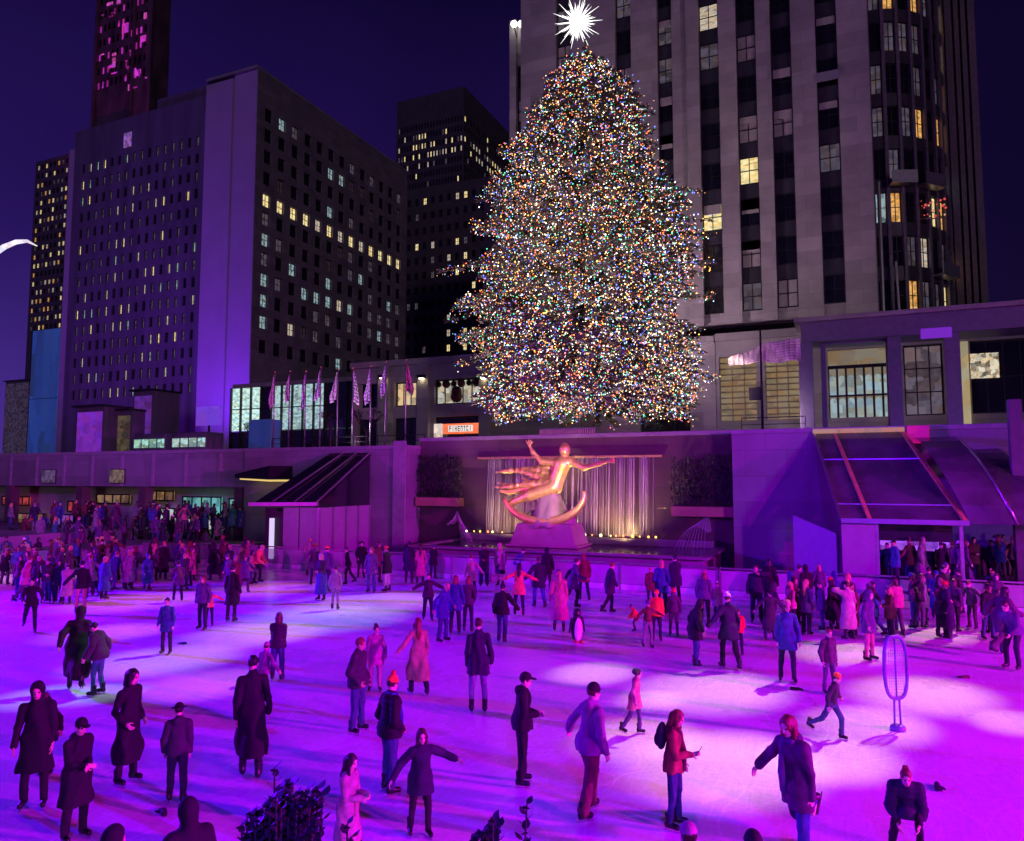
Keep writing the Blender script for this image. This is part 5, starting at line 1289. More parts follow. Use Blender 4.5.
M_eye = mat('eye_dark', (.02, .015, .015), .2); M_lip = mat('lip', (.42, .13, .12), .5)
M_blade = mat('skate_blade', (.6, .6, .63), .2, metal=.95)
SKIN = [mat('skin_light', (.62, .40, .31), .5, var=.1, scale=6), mat('skin_tan', (.45, .27, .19), .5, var=.1, scale=6), mat('skin_brown', (.22, .12, .08), .5, var=.1, scale=6)]
def cloth(col): return mat('cloth_%d_%d_%d' % tuple(int(c * 1000) for c in col), col, .85, var=.30, scale=7, bump=.35, bscale=60)
def hairm(col): return mat('hair_%d_%d_%d' % tuple(int(c * 1000) for c in col), col, .45, var=.5, scale=30, stretch=(1, 1, .15), bump=.6, bscale=60)
_cache = {}
def cached(key, fn):
    if key not in _cache: _cache[key] = fn()
    return _cache[key]
def link_part(name, me, parent, m, mtx=None, keep=0):
    o = bpy.data.objects.new(name, me); C.objects.link(o); o.parent = parent
    o.material_slots[0].link = 'OBJECT'; o.material_slots[0].material = m
    if mtx is not None: o.matrix_local = mtx
    return o
def m4(R, t): M = R.to_4x4(); M.translation = t; return M
COL = {'black': (.006, .006, .008), 'charcoal': (.030, .029, .036), 'navy': (.012, .014, .032), 'plum': (.07, .025, .07), 'maroon': (.13, .02, .03), 'purple': (.08, .04, .13), 'lilac': (.21, .19, .21), 'pink': (.42, .12, .19), 'palepink': (.34, .21, .24),
       'coral': (.65, .12, .11), 'red': (.60, .03, .03), 'orange': (.80, .22, .03), 'grey': (.16, .155, .17), 'pale': (.36, .34, .36), 'white': (.75, .73, .74), 'blue': (.025, .06, .19), 'denim': (.03, .055, .13), 'lightdenim': (.16, .18, .26), 'brown': (.10, .05, .035), 'tan': (.36, .22, .15), 'teal': (.03, .16, .18), 'olive': (.08, .08, .04), 'rust': (.32, .08, .05), 'green': (.04, .14, .06)}
HCOL = {'black': (.010, .008, .008), 'brown': (.05, .024, .014), 'auburn': (.16, .045, .02), 'fair': (.38, .22, .10), 'grey': (.3, .28, .27)}

def person(px, fy, hy, face, pose, label, coat=('hip', .012, 'black', None), legs=('jeans', 'denim'), hair=('short', 'brown'), hat=None, scarf=None, skin=0, boots='black', group=None, hgt=None, zb=0.0, pompom=None, bag=None, phone=None, D=None, near=False, belt=None, name='person'):
    if D is None: q = on_z(px, fy, .03 + zb); g = V3(q.x, q.y, 0); D = g.dot(fwd0)
    else: d = ray(px, fy); g = d / d.dot(fwd0) * D; g = V3(g.x, g.y, 0)
    S = skeleton(pose); rel = S['head'].z + .125
    if hgt is None:
        top = ray(px, hy); tz_ = CAM.z + top.z / top.dot(fwd0) * D; hgt = min(2.0, max(.95, tz_ / rel * 1.82)) 
    sc = hgt / 1.82
    h = .012 if near else .02
    child = hgt < 1.45
    root = empty(name, (g.x, g.y, zb), label, 'child' if child else 'person', group, YAW + math.radians(face - 180)); root.scale = (sc * .93, sc * .95, sc)
    tag = 'n' if near else 'f'
    def mk_body():
        Vv, Q = sdf_mesh(body_prims(S), h if not near else .0105); me = np_mesh('body', Vv, Q, [SKIN[0], M_eye, M_lip])
        hd, Ri = S['head'], S['Rh'].transposed(); mi = [0] * len(me.polygons)
        Rr = np.array(Rm(S['Rh'])); ctr = Vv[Q].mean(1); loc = (ctr - np.array(T_(hd))) @ Rr
        ey = (np.abs(np.abs(loc[:, 0]) - .032) < .014) & (np.abs(loc[:, 2]) < .009) & (loc[:, 1] > .07)
        lp = (np.abs(loc[:, 0]) < .024) & (np.abs(loc[:, 2] + .066) < .009) & (loc[:, 1] > .075)
        arr = np.where(ey, 1, np.where(lp, 2, 0)).astype(np.int32)
        if len(arr) == len(me.polygons): me.polygons.foreach_set('material_index', arr)
        return me
    link_part('body', cached(('b', pose, tag), mk_body), root, SKIN[skin])
    ch, cb, cc, hood = coat
    nmc = {'waist': 'jacket', 'hip': 'jacket', 'thigh': 'coat', 'knee': 'coat', 'calf': 'coat', 'ankle': 'coat'}[ch]
    link_part(nmc, cached(('c', pose, ch, cb, hood, tag), lambda: np_mesh(nmc, *sdf_mesh(coat_prims(S, ch, cb, hood), h, fold=(.011 if cb < .03 else .006) if near else .005, seed=len(label), lump=.13, quilt=.008 if near and cb >= .03 and hood is None and cb < .05 else 0), [SKIN[0]])), root, cloth(COL[cc]))
    if belt:
        b = MB(); q_ = coat[1] + .012; pts = [S['waist'] + S['R'] @ V3((.154 + q_) * math.cos(2 * PI * i / 28), (.112 + q_) * math.sin(2 * PI * i / 28), -.03 + .006 * math.sin(i)) for i in range(29)]
        b.tube(pts, .02, 6, cap=False); b.tube([pts[7], pts[7] + S['R'] @ V3(.04, .03, -.10), pts[7] + S['R'] @ V3(.05, .03, -.26)], [.02, .02, .014], 6); bo = b.build('belt', cloth(COL[belt]), root, smooth=True, local=True)
    lk, lc = legs
    if lk.startswith('skirt'):
        zz = {'skirt': -.45, 'skirtlong': -.74}[lk]
        link_part('skirt', cached(('s', pose, lk, tag), lambda: np_mesh('skirt', *sdf_mesh(skirt_prims(S, zz), h, fold=.01, lump=.12), [SKIN[0]])), root, cloth(COL[lc]))
    else:
        link_part('trousers', cached(('l', pose, lk, tag), lambda: np_mesh('trousers', *sdf_mesh(leg_prims(S, lk), h, fold=.008 if near else .004, seed=3, lump=.09), [SKIN[0]])), root, cloth(COL[lc]))
    if hair:
        st_, hc = hair
        link_part('hair', cached(('h', st_, tag), lambda: np_mesh('hair', *sdf_mesh(HAIR[st_], h * .75, fold=.004, lump=.05), [SKIN[0]])), root, hairm(HCOL[hc]), m4(S['Rh'], S['head']))
    if hat:
        hk, hc = hat
        ho = link_part({'beanie': 'beanie', 'cap': 'cap', 'helmet': 'helmet', 'brim': 'brimmed_hat'}[hk], cached(('t', hk, tag), lambda: np_mesh('hat', *sdf_mesh(HATS[hk], h * .7), [SKIN[0]])), root, cloth(COL[hc]) if hk != 'helmet' else mat('helmet_' + hc, COL[hc], .3, var=.1), m4(S['Rh'], S['head']))
        if pompom: link_part('pompom', cached(('pp', tag), lambda: np_mesh('pompom', *sdf_mesh([('e', (0, -.01, .165), (.042, .042, .042), None, .01)], h * .7, fold=.004, lump=.02), [SKIN[0]])), ho, cloth(COL[pompom]))
    if scarf:
        link_part('scarf', cached(('sc', tag), lambda: np_mesh('scarf', *sdf_mesh(SCARF, h * .8, fold=.004, lump=.06), [SKIN[0]])), root, cloth(COL[scarf]), m4(S['R'], S['neck'] + S['R'] @ V3(0, .015, .0)))
    for k in 'LR':
        fd = S['fd' + k]; y = fd.normalized(); x = V3(1, 0, 0); x = (x - y * x.dot(y)).normalized(); z = x.cross(y)
        M = m4(Matrix((x, y, z)).transposed(), S['ank' + k])
        sk = link_part('skate', cached(('k', tag), lambda: np_mesh('skate', *sdf_mesh(BOOT, h * .8), [SKIN[0]])), root, mat('boot_' + boots, COL[boots], .4, var=.2), M)
        def mkb():
            b = MB(); b.box(-.004, .004, -.10, .175, -.128, -.112); b.box(-.008, .008, -.06, -.03, -.112, -.085); b.box(-.008, .008, .08, .12, -.112, -.085)
            o = b.build('blade', M_blade); me = o.data; bpy.data.objects.remove(o); return me
        o = bpy.data.objects.new('blade', cached('blade', mkb)); C.objects.link(o); o.parent = sk
    W = Matrix.Translation(root.location) @ Matrix.Rotation(root.rotation_euler.z, 4, 'Z') @ Matrix.Diagonal((sc * .93, sc * .95, sc, 1))
    if bag:
        bc, bl = bag
        o = bpy.data.objects.new('backpack', np_mesh('backpack', *sdf_mesh(PACK, .012, fold=.003, lump=.08), [cloth(COL[bc])])); C.objects.link(o)
        o.matrix_world = W @ m4(S['R'], S['chest'] + S['R'] @ V3(0, -.205 - coat[1], .0)); put(o, bl, 'backpack')
    if phone:
        w = S['wrR']; d = (w - S['elbR']).normalized(); b = MB(); b.box(-.038, .038, -.005, .005, -.075, .075); b.box(-.034, .034, .0052, .0056, -.07, .07, 1)
        o = b.build('phone', [M_black, glow('phone_screen', (.3, .35, .6), .5)]); o.matrix_world = W @ m4(rx(-30), w + d * .11 + S['R'] @ V3(0, .01, .04)); put(o, phone, 'phone')
    return root

P_ = person
# --- nearest skaters, one by one ------------------------------------------------
P_(357, 731, 637, 75, 'pocket', 'man with close cropped hair in dark puffer jacket, in front of the open coat woman', ('hip', .03, 'charcoal', None), ('jeans', 'denim'), ('short', 'auburn'), skin=1, near=True)
P_(375, 690, 624, 10, 'stand2', 'woman with hair bun, open pale coat and pale trousers behind the man in puffer jacket', ('thigh', .012, 'palepink', None), ('jeans', 'palepink'), ('bun', 'brown'), near=True)
P_(418, 693, 618, -150, 'step', 'woman with long auburn hair in a long dusty pink coat, walking', ('calf', .012, 'tan', None), ('slim', 'black'), ('long', 'auburn'), near=True)
P_(389, 791, 676, 130, 'pocket', 'stout man in orange pompom beanie with blue scarf over dark jacket', ('hip', .035, 'black', None), ('jeans', 'denim'), ('short', 'brown'), ('beanie', 'orange'), pompom='red', scarf='blue', near=True)
P_(420, 835, 727, 20, 'armsout', 'smiling woman in a dark knee length coat with both arms held out', ('thigh', .02, 'navy', None), ('slim', 'black'), ('bob', 'brown'), near=True)
P_(347, 868, 753, 70, 'phone2', 'long dark haired woman in a belted pink trench coat holding up her hands', ('calf', .012, 'palepink', None), ('slim', 'black'), ('long', 'black'), near=True, belt='tan')
P_(478, 711, 618, -175, 'stand', 'man seen from behind in a navy coat and pale jeans', ('thigh', .018, 'navy', None), ('slim', 'lightdenim'), ('short', 'brown'), near=True)
P_(522, 783, 672, 88, 'hold', 'person in black cap, black jacket and black trousers seen side on', ('hip', .025, 'black', 'down'), ('jeans', 'black'), ('short', 'black'), ('cap', 'black'), near=True)
P_(590, 813, 684, 125, 'step', 'man in a lilac grey hoodie, black beanie and brown trousers', ('hip', .02, 'lilac', 'down'), ('wide', 'brown'), ('short', 'brown'), ('beanie', 'black'), near=True)
P_(675, 826, 709, 65, 'phone', 'woman with long reddish hair in a rust red jacket looking over a phone', ('hip', .02, 'rust', None), ('slim', 'denim'), ('long', 'auburn'), scarf='maroon', near=True, bag=('charcoal', 'dark backpack on the woman in the rust red jacket'), phone='dark phone in the hand of the woman in the rust red jacket')
P_(635, 733, 667, 70, 'glide', 'small girl in a pink coat with dark curly bunches', ('thigh', .02, 'pink', None), ('slim', 'purple'), ('curly', 'black'), near=True, hgt=1.28)
P_(277, 679, 613, 178, 'hold', 'woman seen from behind in violet hat, dark puffer jacket and blue jeans', ('hip', .03, 'charcoal', None), ('jeans', 'denim'), ('bob', 'brown'), ('beanie', 'purple'), near=True)
P_(263, 702, 643, 150, 'glide', 'small child in lilac skating at the side of the woman in the violet hat', ('hip', .015, 'lilac', None), ('slim', 'purple'), ('short', 'brown'), ('beanie', 'palepink'), near=True)
P_(250, 775, 650, -165, 'drift', 'tall person in an open long black coat gliding away', ('calf', .012, 'black', None), ('slim', 'black'), ('short', 'black'), near=True)
P_(799, 868, 713, -60, 'kick', 'person in purple ribbed coat and scarf with one skate kicked back', ('thigh', .02, 'plum', 'down'), ('jeans', 'blue'), ('bob', 'auburn'), near=True, scarf='purple')
P_(833, 738, 672, 40, 'lunge', 'skater in a dark jacket with orange beanie lunging wide on both skates', ('waist', .015, 'charcoal', None), ('slim', 'denim'), ('short', 'black'), ('beanie', 'orange'), near=True)
P_(830, 693, 628, 10, 'stand', 'slim skater in a dark open jacket behind the lunging skater', ('hip', .012, 'plum', None), ('slim', 'purple'), ('short', 'auburn'), near=True)
P_(788, 681, 594, -15, 'stand2', 'tall slim skater in open blue coat with pink beanie', ('thigh', .0, 'blue', None), ('slim', 'navy'), ('bob', 'brown'), ('beanie', 'pink'), near=True)
P_(905, 846, 779, -20, 'crouch', 'skater crouched low in a round dark puffer coat with auburn hair', ('hip', .045, 'navy', None), ('slim', 'black'), ('bun', 'auburn'), near=True, hgt=1.6)
P_(74, 838, 717, 60, 'hold', 'big man in black cap and bulky black coat', ('knee', .02, 'black', 'down'), ('jeans', 'black'), ('short', 'black'), ('cap', 'black'), near=True)
P_(33, 806, 681, 20, 'stand', 'dark figure in a long black coat with raised hood, ahead of a hooded companion', ('knee', .01, 'black', 'up'), ('slim', 'black'), ('short', 'black'), near=True)
P_(48, 772, 690, -30, 'lookdown', 'stooping companion in charcoal coat beside the hooded dark figure', ('thigh', .03, 'charcoal', None), ('slim', 'black'), ('bob', 'brown'), near=True)
P_(126, 782, 668, 75, 'pocket', 'tall figure in an ankle length black cloak with dark hair', ('calf', .0, 'black', None), ('slim', 'black'), ('bob', 'black'), near=True)
P_(176, 800, 704, -170, 'stand2', 'figure in black brimmed hat and short dark jacket', ('hip', .03, 'charcoal', 'down'), ('jeans', 'navy'), ('short', 'black'), ('brim', 'black'), near=True)
P_(75, 690, 605, -160, 'stride', 'dark figure in long black cape striding away with raised hood', ('calf', .04, 'black', 'up'), ('slim', 'black'), ('short', 'black'), near=True)
P_(98, 694, 622, -90, 'lookdown', 'hunched skater in a round dark jacket facing the caped figure', ('hip', .06, 'charcoal', 'down'), ('slim', 'teal'), ('short', 'black'), near=True)
P_(166, 653, 597, 0, 'stand', 'slim skater with blue coat open over dark clothes, alone on the bright ice', ('thigh', .01, 'blue', None), ('slim', 'navy'), ('short', 'black'), near=True)
P_(187, 905, 790, -140, 'pocket', 'black silhouette in hood rising at the lower edge, beside the brimmed hat figure', ('knee', .05, 'black', 'up'), ('jeans', 'black'), ('short', 'black'), near=True, hgt=1.75, D=7.6)
P_(106, 930, 815, 100, 'pocket', 'dark hood top peeping over the lower edge below the big man in black', ('knee', .03, 'black', 'up'), ('jeans', 'black'), ('short', 'black'), near=True, hgt=1.72, D=7.1)
P_(691, 930, 811, 170, 'pocket', 'pink beanie head peeping over the lower edge below the rust jacket woman', ('hip', .03, 'palepink', None), ('jeans', 'denim'), ('short', 'brown'), ('beanie', 'palepink'), near=True, hgt=1.74, D=7.1)
P_(757, 950, 832, 170, 'pocket', 'black beanie head just showing at the lower edge', ('hip', .03, 'black', None), ('jeans', 'denim'), ('short', 'brown'), ('beanie', 'black'), near=True, hgt=1.76, D=6.9)
P_(202, 629, 575, -10, 'stand2', 'adult with pink hair bent over a child in orange red', ('hip', .02, 'purple', None), ('slim', 'navy'), ('bob', 'auburn'))
P_(209, 625, 588, 20, 'armsout', 'child in orange red jacket held by the pink haired adult', ('hip', .02, 'coral', None), ('slim', 'navy'), ('short', 'fair'))
P_(231, 621, 565, 170, 'stand', 'thin dark figure in green black coat beside the child in orange red', ('knee', .0, 'black', None), ('slim', 'black'), ('short', 'black'))
P_(30, 632, 577, 30, 'stride', 'thin dark skater striding at the empty edge near the crowd', ('hip', .01, 'black', None), ('slim', 'black'), ('short', 'black'))
P_(80, 614, 556, -150, 'step', 'skater with pink trouser legs and black jacket near the crowd', ('hip', .01, 'black', None), ('slim', 'pink'), ('short', 'black'))
P_(254, 583, 541, 80, 'bend', 'person in bright coral jacket bending forward at the crowd end', ('hip', .04, 'coral', None), ('slim', 'navy'), ('short', 'fair'))

# --- middle distance, centre ------------------------------------------------------
mid = [
 (321, 600, 553, -20, 'hold', 'woman in dark top and long blue skirt with pink beanie', ('waist', .02, 'charcoal', None), ('skirtlong', 'blue'), ('bob', 'fair'), ('beanie', 'palepink')),
 (326, 591, 545, 170, 'stand', 'tall man in orange beanie and purple coat behind the blue skirted woman', ('hip', .02, 'purple', None), ('jeans', 'navy'), ('short', 'brown'), ('beanie', 'orange')),
 (314, 585, 541, -160, 'step', 'person with curly auburn hair and dark coat near the panelled pavilion', ('thigh', .02, 'plum', None), ('slim', 'plum'), ('curly', 'auburn'), None),
 (309, 575, 538, 160, 'pocket', 'skater in pale pink jacket against the panelled pavilion', ('hip', .02, 'palepink', None), ('slim', 'lilac'), ('short', 'fair'), None),
 (335, 609, 566, 175, 'stand2', 'child in pale lilac suit seen from behind', ('hip', .02, 'lilac', None), ('slim', 'lilac'), ('short', 'brown'), None),
 (348, 584, 547, -80, 'glide', 'slim skater all in black gliding alone by the barrier', ('hip', .0, 'black', None), ('slim', 'black'), ('short', 'black'), None),
 (361, 578, 541, 20, 'pocket', 'person with dark curly hair and black coat by the barrier', ('thigh', .02, 'black', None), ('slim', 'black'), ('curly', 'black'), None),
 (371, 592, 546, -10, 'stand', 'long haired woman in blue violet coat and jeans', ('thigh', .01, 'purple', None), ('jeans', 'denim'), ('long', 'auburn'), None),
 (377, 583, 540, 60, 'stand2', 'person in brown coat behind the blue violet coat woman', ('thigh', .02, 'brown', None), ('slim', 'black'), ('bob', 'brown'), None),
 (387, 591, 541, -110, 'hold', 'man in black coat and red beanie with pale trousers', ('thigh', .04, 'black', None), ('slim', 'pale'), ('short', 'brown'), ('beanie', 'red')),
 (409, 583, 541, 175, 'stand', 'man in navy knee length coat standing near the planter', ('knee', .03, 'navy', None), ('jeans', 'navy'), ('short', 'black'), None),
 (420, 583, 544, -170, 'stand', 'woman in long rose pink coat standing by the navy coat man', ('calf', .01, 'pink', None), ('slim', 'plum'), ('long', 'brown'), None),
 (433, 578, 545, 160, 'hold', 'person in black coat with blue beanie close to the fountain', ('thigh', .03, 'black', None), ('jeans', 'navy'), ('short', 'brown'), ('beanie', 'blue')),
 (428, 620, 573, 10, 'spread', 'man in open dark jacket skating with arms spread', ('hip', .03, 'charcoal', None), ('jeans', 'navy'), ('short', 'brown'), None),
 (442, 641, 582, 60, 'lookdown', 'bald older man in blue coat looking down', ('thigh', .02, 'blue', None), ('jeans', 'denim'), None, None),
 (455, 633, 575, 175, 'stand', 'auburn haired person seen from behind in bright blue coat', ('thigh', .02, 'blue', None), ('jeans', 'navy'), ('bob', 'auburn'), None),
 (468, 631, 576, 170, 'pocket', 'person seen from behind in plum jacket and tight dark trousers', ('hip', .02, 'plum', None), ('slim', 'navy'), ('bob', 'auburn'), None),
 (471, 597, 555, -170, 'glide', 'person in lilac pink coat and black trousers by the fountain', ('thigh', .02, 'palepink', None), ('slim', 'black'), ('short', 'auburn'), None),
 (484, 586, 541, 0, 'hold', 'man in black coat and black cap standing before the fountain', ('hip', .02, 'black', None), ('wide', 'navy'), ('short', 'black'), ('cap', 'black')),
 (500, 586, 541, -30, 'stand2', 'woman in pink beanie and pale pink scarf before the fountain', ('thigh', .02, 'palepink', None), ('skirt', 'navy'), ('long', 'fair'), ('beanie', 'pink')),
 (516, 582, 548, 80, 'bend', 'person in blue jacket leaning forward before the fountain', ('hip', .03, 'blue', None), ('jeans', 'denim'), ('short', 'brown'), None),
 (519, 615, 563, 178, 'spread', 'dark haired woman in bright coral coat with arms spread', ('thigh', .015, 'coral', None), ('slim', 'navy'), ('long', 'black'), None),
 (502, 642, 584, 165, 'glide', 'child in black jacket and jeans gliding away from the viewer', ('hip', .03, 'black', None), ('jeans', 'denim'), ('short', 'black'), ('beanie', 'black')),
 (539, 607, 549, -160, 'step', 'person in indigo coat and jeans beside the coral coat woman', ('thigh', .03, 'navy', None), ('jeans', 'blue'), ('short', 'brown'), None),
 (547, 592, 548, 170, 'stand', 'person in black coat with raised hood behind the long pink coat', ('thigh', .02, 'black', 'up'), ('slim', 'black'), ('short', 'black'), None),
 (559, 631, 566, 175, 'stand2', 'woman in violet beanie and a long bright pink coat', ('calf', .03, 'pink', None), ('slim', 'purple'), ('long', 'fair'), ('beanie', 'purple')),
 (573, 608, 553, 90, 'stride', 'skater in a purple coat pushing off with one leg', ('thigh', .02, 'purple', None), ('slim', 'black'), ('short', 'brown'), None),
 (584, 600, 553, -170, 'step', 'person in maroon coat with auburn hair next to the pushing skater', ('thigh', .02, 'maroon', None), ('slim', 'navy'), ('bob', 'auburn'), None),
 (610, 613, 562, 100, 'glide', 'lone skater in black coat with dark scarf by the glazed barrier', ('thigh', .03, 'charcoal', None), ('slim', 'black'), ('short', 'auburn'), None),
 (637, 631, 604, -80, 'bend', 'child in orange jacket stooping behind the helmeted child', ('hip', .03, 'orange', None), ('slim', 'navy'), ('short', 'brown'), None),
 (648, 647, 600, 10, 'armsout', 'child in blue helmet, purple top and lilac trousers', ('waist', .02, 'maroon', None), ('slim', 'lilac'), ('short', 'brown'), ('helmet', 'purple')),
 (657, 640, 590, -10, 'stand', 'child in orange helmet and orange vest', ('hip', .03, 'orange', None), ('slim', 'navy'), ('short', 'brown'), ('helmet', 'orange')),
 (674, 635, 588, -15, 'stand2', 'child in red helmet and dark violet suit', ('hip', .01, 'plum', None), ('slim', 'plum'), ('short', 'brown'), ('helmet', 'red')),
 (651, 605, 567, 170, 'stand', 'person in maroon coat behind the helmeted children', ('thigh', .03, 'maroon', None), ('slim', 'navy'), ('short', 'fair'), None),
 (662, 614, 559, 165, 'pocket', 'person in bright blue coat and pink beanie behind the helmeted children', ('thigh', .03, 'blue', None), ('jeans', 'navy'), ('bob', 'fair'), ('beanie', 'pink')),
 (676, 606, 555, -165, 'phone2', 'tall man in dark coat talking beside the glazed barrier', ('thigh', .03, 'navy', None), ('slim', 'black'), ('short', 'black'), None),
 (695, 665, 600, 95, 'lookdown', 'person in a long dark parka with raised hood and jeans', ('thigh', .05, 'black', 'up'), ('jeans', 'denim'), ('short', 'black'), None),
 (730, 668, 593, -170, 'step', 'man seen from behind in a white beanie, dark coat and slim black trousers', ('thigh', .02, 'navy', None), ('slim', 'black'), ('short', 'brown'), ('beanie', 'white')),
 (738, 655, 610, 160, 'bend', 'small child in bright red held by the white beanie man', ('hip', .03, 'red', None), ('slim', 'navy'), ('short', 'brown'), None),
 (705, 625, 571, 150, 'stand2', 'person with pink tinted hair in a purple jacket by the barrier', ('hip', .03, 'purple', None), ('slim', 'black'), ('bob', 'auburn'), ('beanie', 'pink')),
 (718, 622, 581, -160, 'pocket', 'person in grey beanie and grey coat by the barrier', ('thigh', .03, 'grey', None), ('slim', 'navy'), ('short', 'brown'), ('beanie', 'pale')),
 (757, 622, 557, -20, 'photo', 'man in dark jacket and jeans raising one arm near the shelter', ('hip', .03, 'navy', None), ('jeans', 'navy'), ('short', 'brown'), None),
 (770, 612, 558, 150, 'stand', 'person in all black clothes beside the arm raising man', ('thigh', .02, 'black', None), ('slim', 'black'), ('bob', 'black'), None),
]
for m_ in mid:
    px, fy, hy, face, pose, label, coat, legs, hair, hat = m_
    P_(px, fy, hy, face, pose, label, coat, legs, hair, hat, near=fy > 640, skin=(0, 0, 1, 0, 2)[int(px) % 5])

# --- crowd at the shelter end and the far crowded end --------------------------------
CN = {'black': 'black', 'charcoal': 'charcoal', 'navy': 'navy', 'plum': 'plum', 'maroon': 'maroon', 'purple': 'purple', 'lilac': 'lilac', 'pink': 'pink', 'palepink': 'pale pink', 'grey': 'grey', 'blue': 'blue', 'teal': 'teal', 'coral': 'coral', 'red': 'red', 'brown': 'brown', 'tan': 'tan', 'white': 'white', 'olive': 'olive'}
used = set()
cr_ = random.Random(21)
def crowd(n, area, where, group, colors, hfix=None, zb=0.0):
    poses = ['stand', 'stand2', 'pocket', 'glide', 'step', 'hold', 'phone2', 'photo', 'bend', 'lookdown', 'spread']
    pw = [4, 4, 4, 2, 3, 3, 2, 1, 1, 2, .5]
    k = 0
    while k < n:
        px, fy = area(k)
        pose = cr_.choices(poses, pw)[0]; cc = cr_.choice(colors); hem = cr_.choice(('hip', 'thigh', 'thigh', 'calf')); hat = cr_.choice((None, None, 'beanie', 'hood', 'cap'))
        hc = cr_.choice(('black', 'pink', 'red', 'white', 'purple', 'grey', 'blue'))
        hs = cr_.choice(('short', 'bob', 'long', 'bun')); hcol = cr_.choice(('black', 'brown', 'auburn', 'fair')); lg = cr_.choice(('black', 'navy', 'denim', 'plum'))
        head = {'beanie': 'under a %s beanie' % CN[hc], 'cap': 'under a black cap', 'hood': 'with raised hood'}.get(hat, 'with %s %s hair' % ({'short': 'short', 'bob': 'bobbed', 'long': 'long', 'bun': 'knotted'}[hs], hcol))
        lab = 'person in %s %s %s, %s' % (CN[cc], {'hip': 'jacket', 'thigh': 'overcoat', 'calf': 'long coat'}[hem], head, where)
        if lab in used: continue
        used.add(lab); k += 1
        P_(px, fy, 0, cr_.uniform(-180, 180), pose, lab, (hem, cr_.choice((.01, .03)), cc, 'up' if hat == 'hood' else None), (cr_.choice(('slim', 'jeans')), lg), (hs if hat != 'hood' else 'short', hcol), (hat, hc if hat == 'beanie' else 'black') if hat in ('beanie', 'cap') else None, skin=cr_.choice((0, 0, 1, 2)), group=group, zb=zb, hgt=cr_.uniform(1.6, 1.9) if hfix is None else hfix)
DK = ['black', 'charcoal', 'navy', 'plum', 'maroon', 'purple', 'grey', 'blue', 'brown', 'teal', 'black', 'plum']
BR = DK + DK + DK + ['pink', 'palepink', 'lilac', 'red', 'tan', 'purple', 'lilac']
def spread(n, f): return [f(i / max(1, n - 1)) for i in range(n)]
AR = random.Random(8)
def a_far(k): return (1 + AR.random() * 252, 568 + 36 * AR.random() ** 1.5)
crowd(76, a_far, 'in front of packed far crowd', 'skaters in the packed far crowd', BR)
def a_back(k): return (2 + AR.random() * 240, 557 - 15 * AR.random())
crowd(16, a_back, 'behind barrier near concourse shops', 'onlookers near the concourse shops', BR)
def a_s1(k): return (2 + AR.random() * 234, 546 - 7 * AR.random())
crowd(34, a_s1, 'on low step near concourse', 'onlookers on the low step', BR, zb=.75)
def a_s2(k): return (2 + AR.random() * 238, 532 - 10 * AR.random())
crowd(52, a_s2, 'on upper step near concourse', 'onlookers on the upper step', BR, zb=1.5)
def a_r(k): return (770 + AR.random() * 252, 606 + 34 * AR.random())
crowd(38, a_r, 'in crowd before glass shelter', 'skaters crowded before the glass shelter', BR)
def a_rb(k): return (872 + AR.random() * 150, 588 - 12 * AR.random())
crowd(26, a_rb, 'on landing under glass shelter', 'onlookers under the glass shelter', BR, zb=.8)
P_(870, 660, 590, 40, 'stand', 'person in purple hooded coat over bright pink trousers before the shelter', ('thigh', .02, 'purple', 'up'), ('slim', 'pink'), ('short', 'black'))
P_(1003, 655, 585, 100, 'stride', 'skater in a wide purple black coat striding beside the purple column', ('thigh', .05, 'plum', None), ('wide', 'plum'), ('bob', 'black'))
P_(1016, 668, 600, -60, 'bend', 'skater in violet jacket bending at the edge of the view', ('hip', .03, 'purple', None), ('slim', 'navy'), ('short', 'brown'))
P_(945, 622, 545, 20, 'stand', 'very tall man in black coat at the front of the shelter crowd', ('thigh', .03, 'black', None), ('slim', 'black'), ('short', 'black'), hgt=1.98)

# --- things on the ice ---------------------------------------------------------------
q = on_z(577, 642, 0); pg = empty('penguin_aid', (q.x, q.y, 0), 'black and pink lit penguin shaped skating aid on the ice', 'skating aid'); pg.rotation_euler.z = YAW + math.radians(-160)
M_pw = mat('penguin_white', (.7, .66, .68), .4); M_pb = mat('penguin_black', (.015, .015, .018), .4); M_po = mat('penguin_orange', (.7, .25, .03), .4)
def loc_sdf(name, prims, h, m, par):
    o = bpy.data.objects.new(name, np_mesh(name, *sdf_mesh(prims, h), [m])); C.objects.link(o); o.parent = par; return o
loc_sdf('body', [('e', (0, 0, .42), (.19, .17, .42), None, .02), ('e', (0, .01, .86), (.12, .12, .14), None, .05), ('cut', (0, 0, -1), -.03)], .018, M_pb, pg)
loc_sdf('belly', [('e', (0, .05, .40), (.155, .14, .37), None, .02), ('cut', (0, 0, -1), -.035)], .018, M_pw, pg)
loc_sdf('beak', [('c', (0, .11, .87), (0, .22, .85), .03, .008, .01)], .01, M_po, pg)
for s in (-1, 1):
    loc_sdf('wing', [('c', (.17 * s, 0, .68), (.25 * s, 0, .30), .05, .025, .02)], .015, M_pb, pg); loc_sdf('foot', [('c', (.08 * s, .02, .03), (.10 * s, .20, .02), .045, .04, .02), ('cut', (0, 0, -1), -.004)], .012, M_po, pg)
    
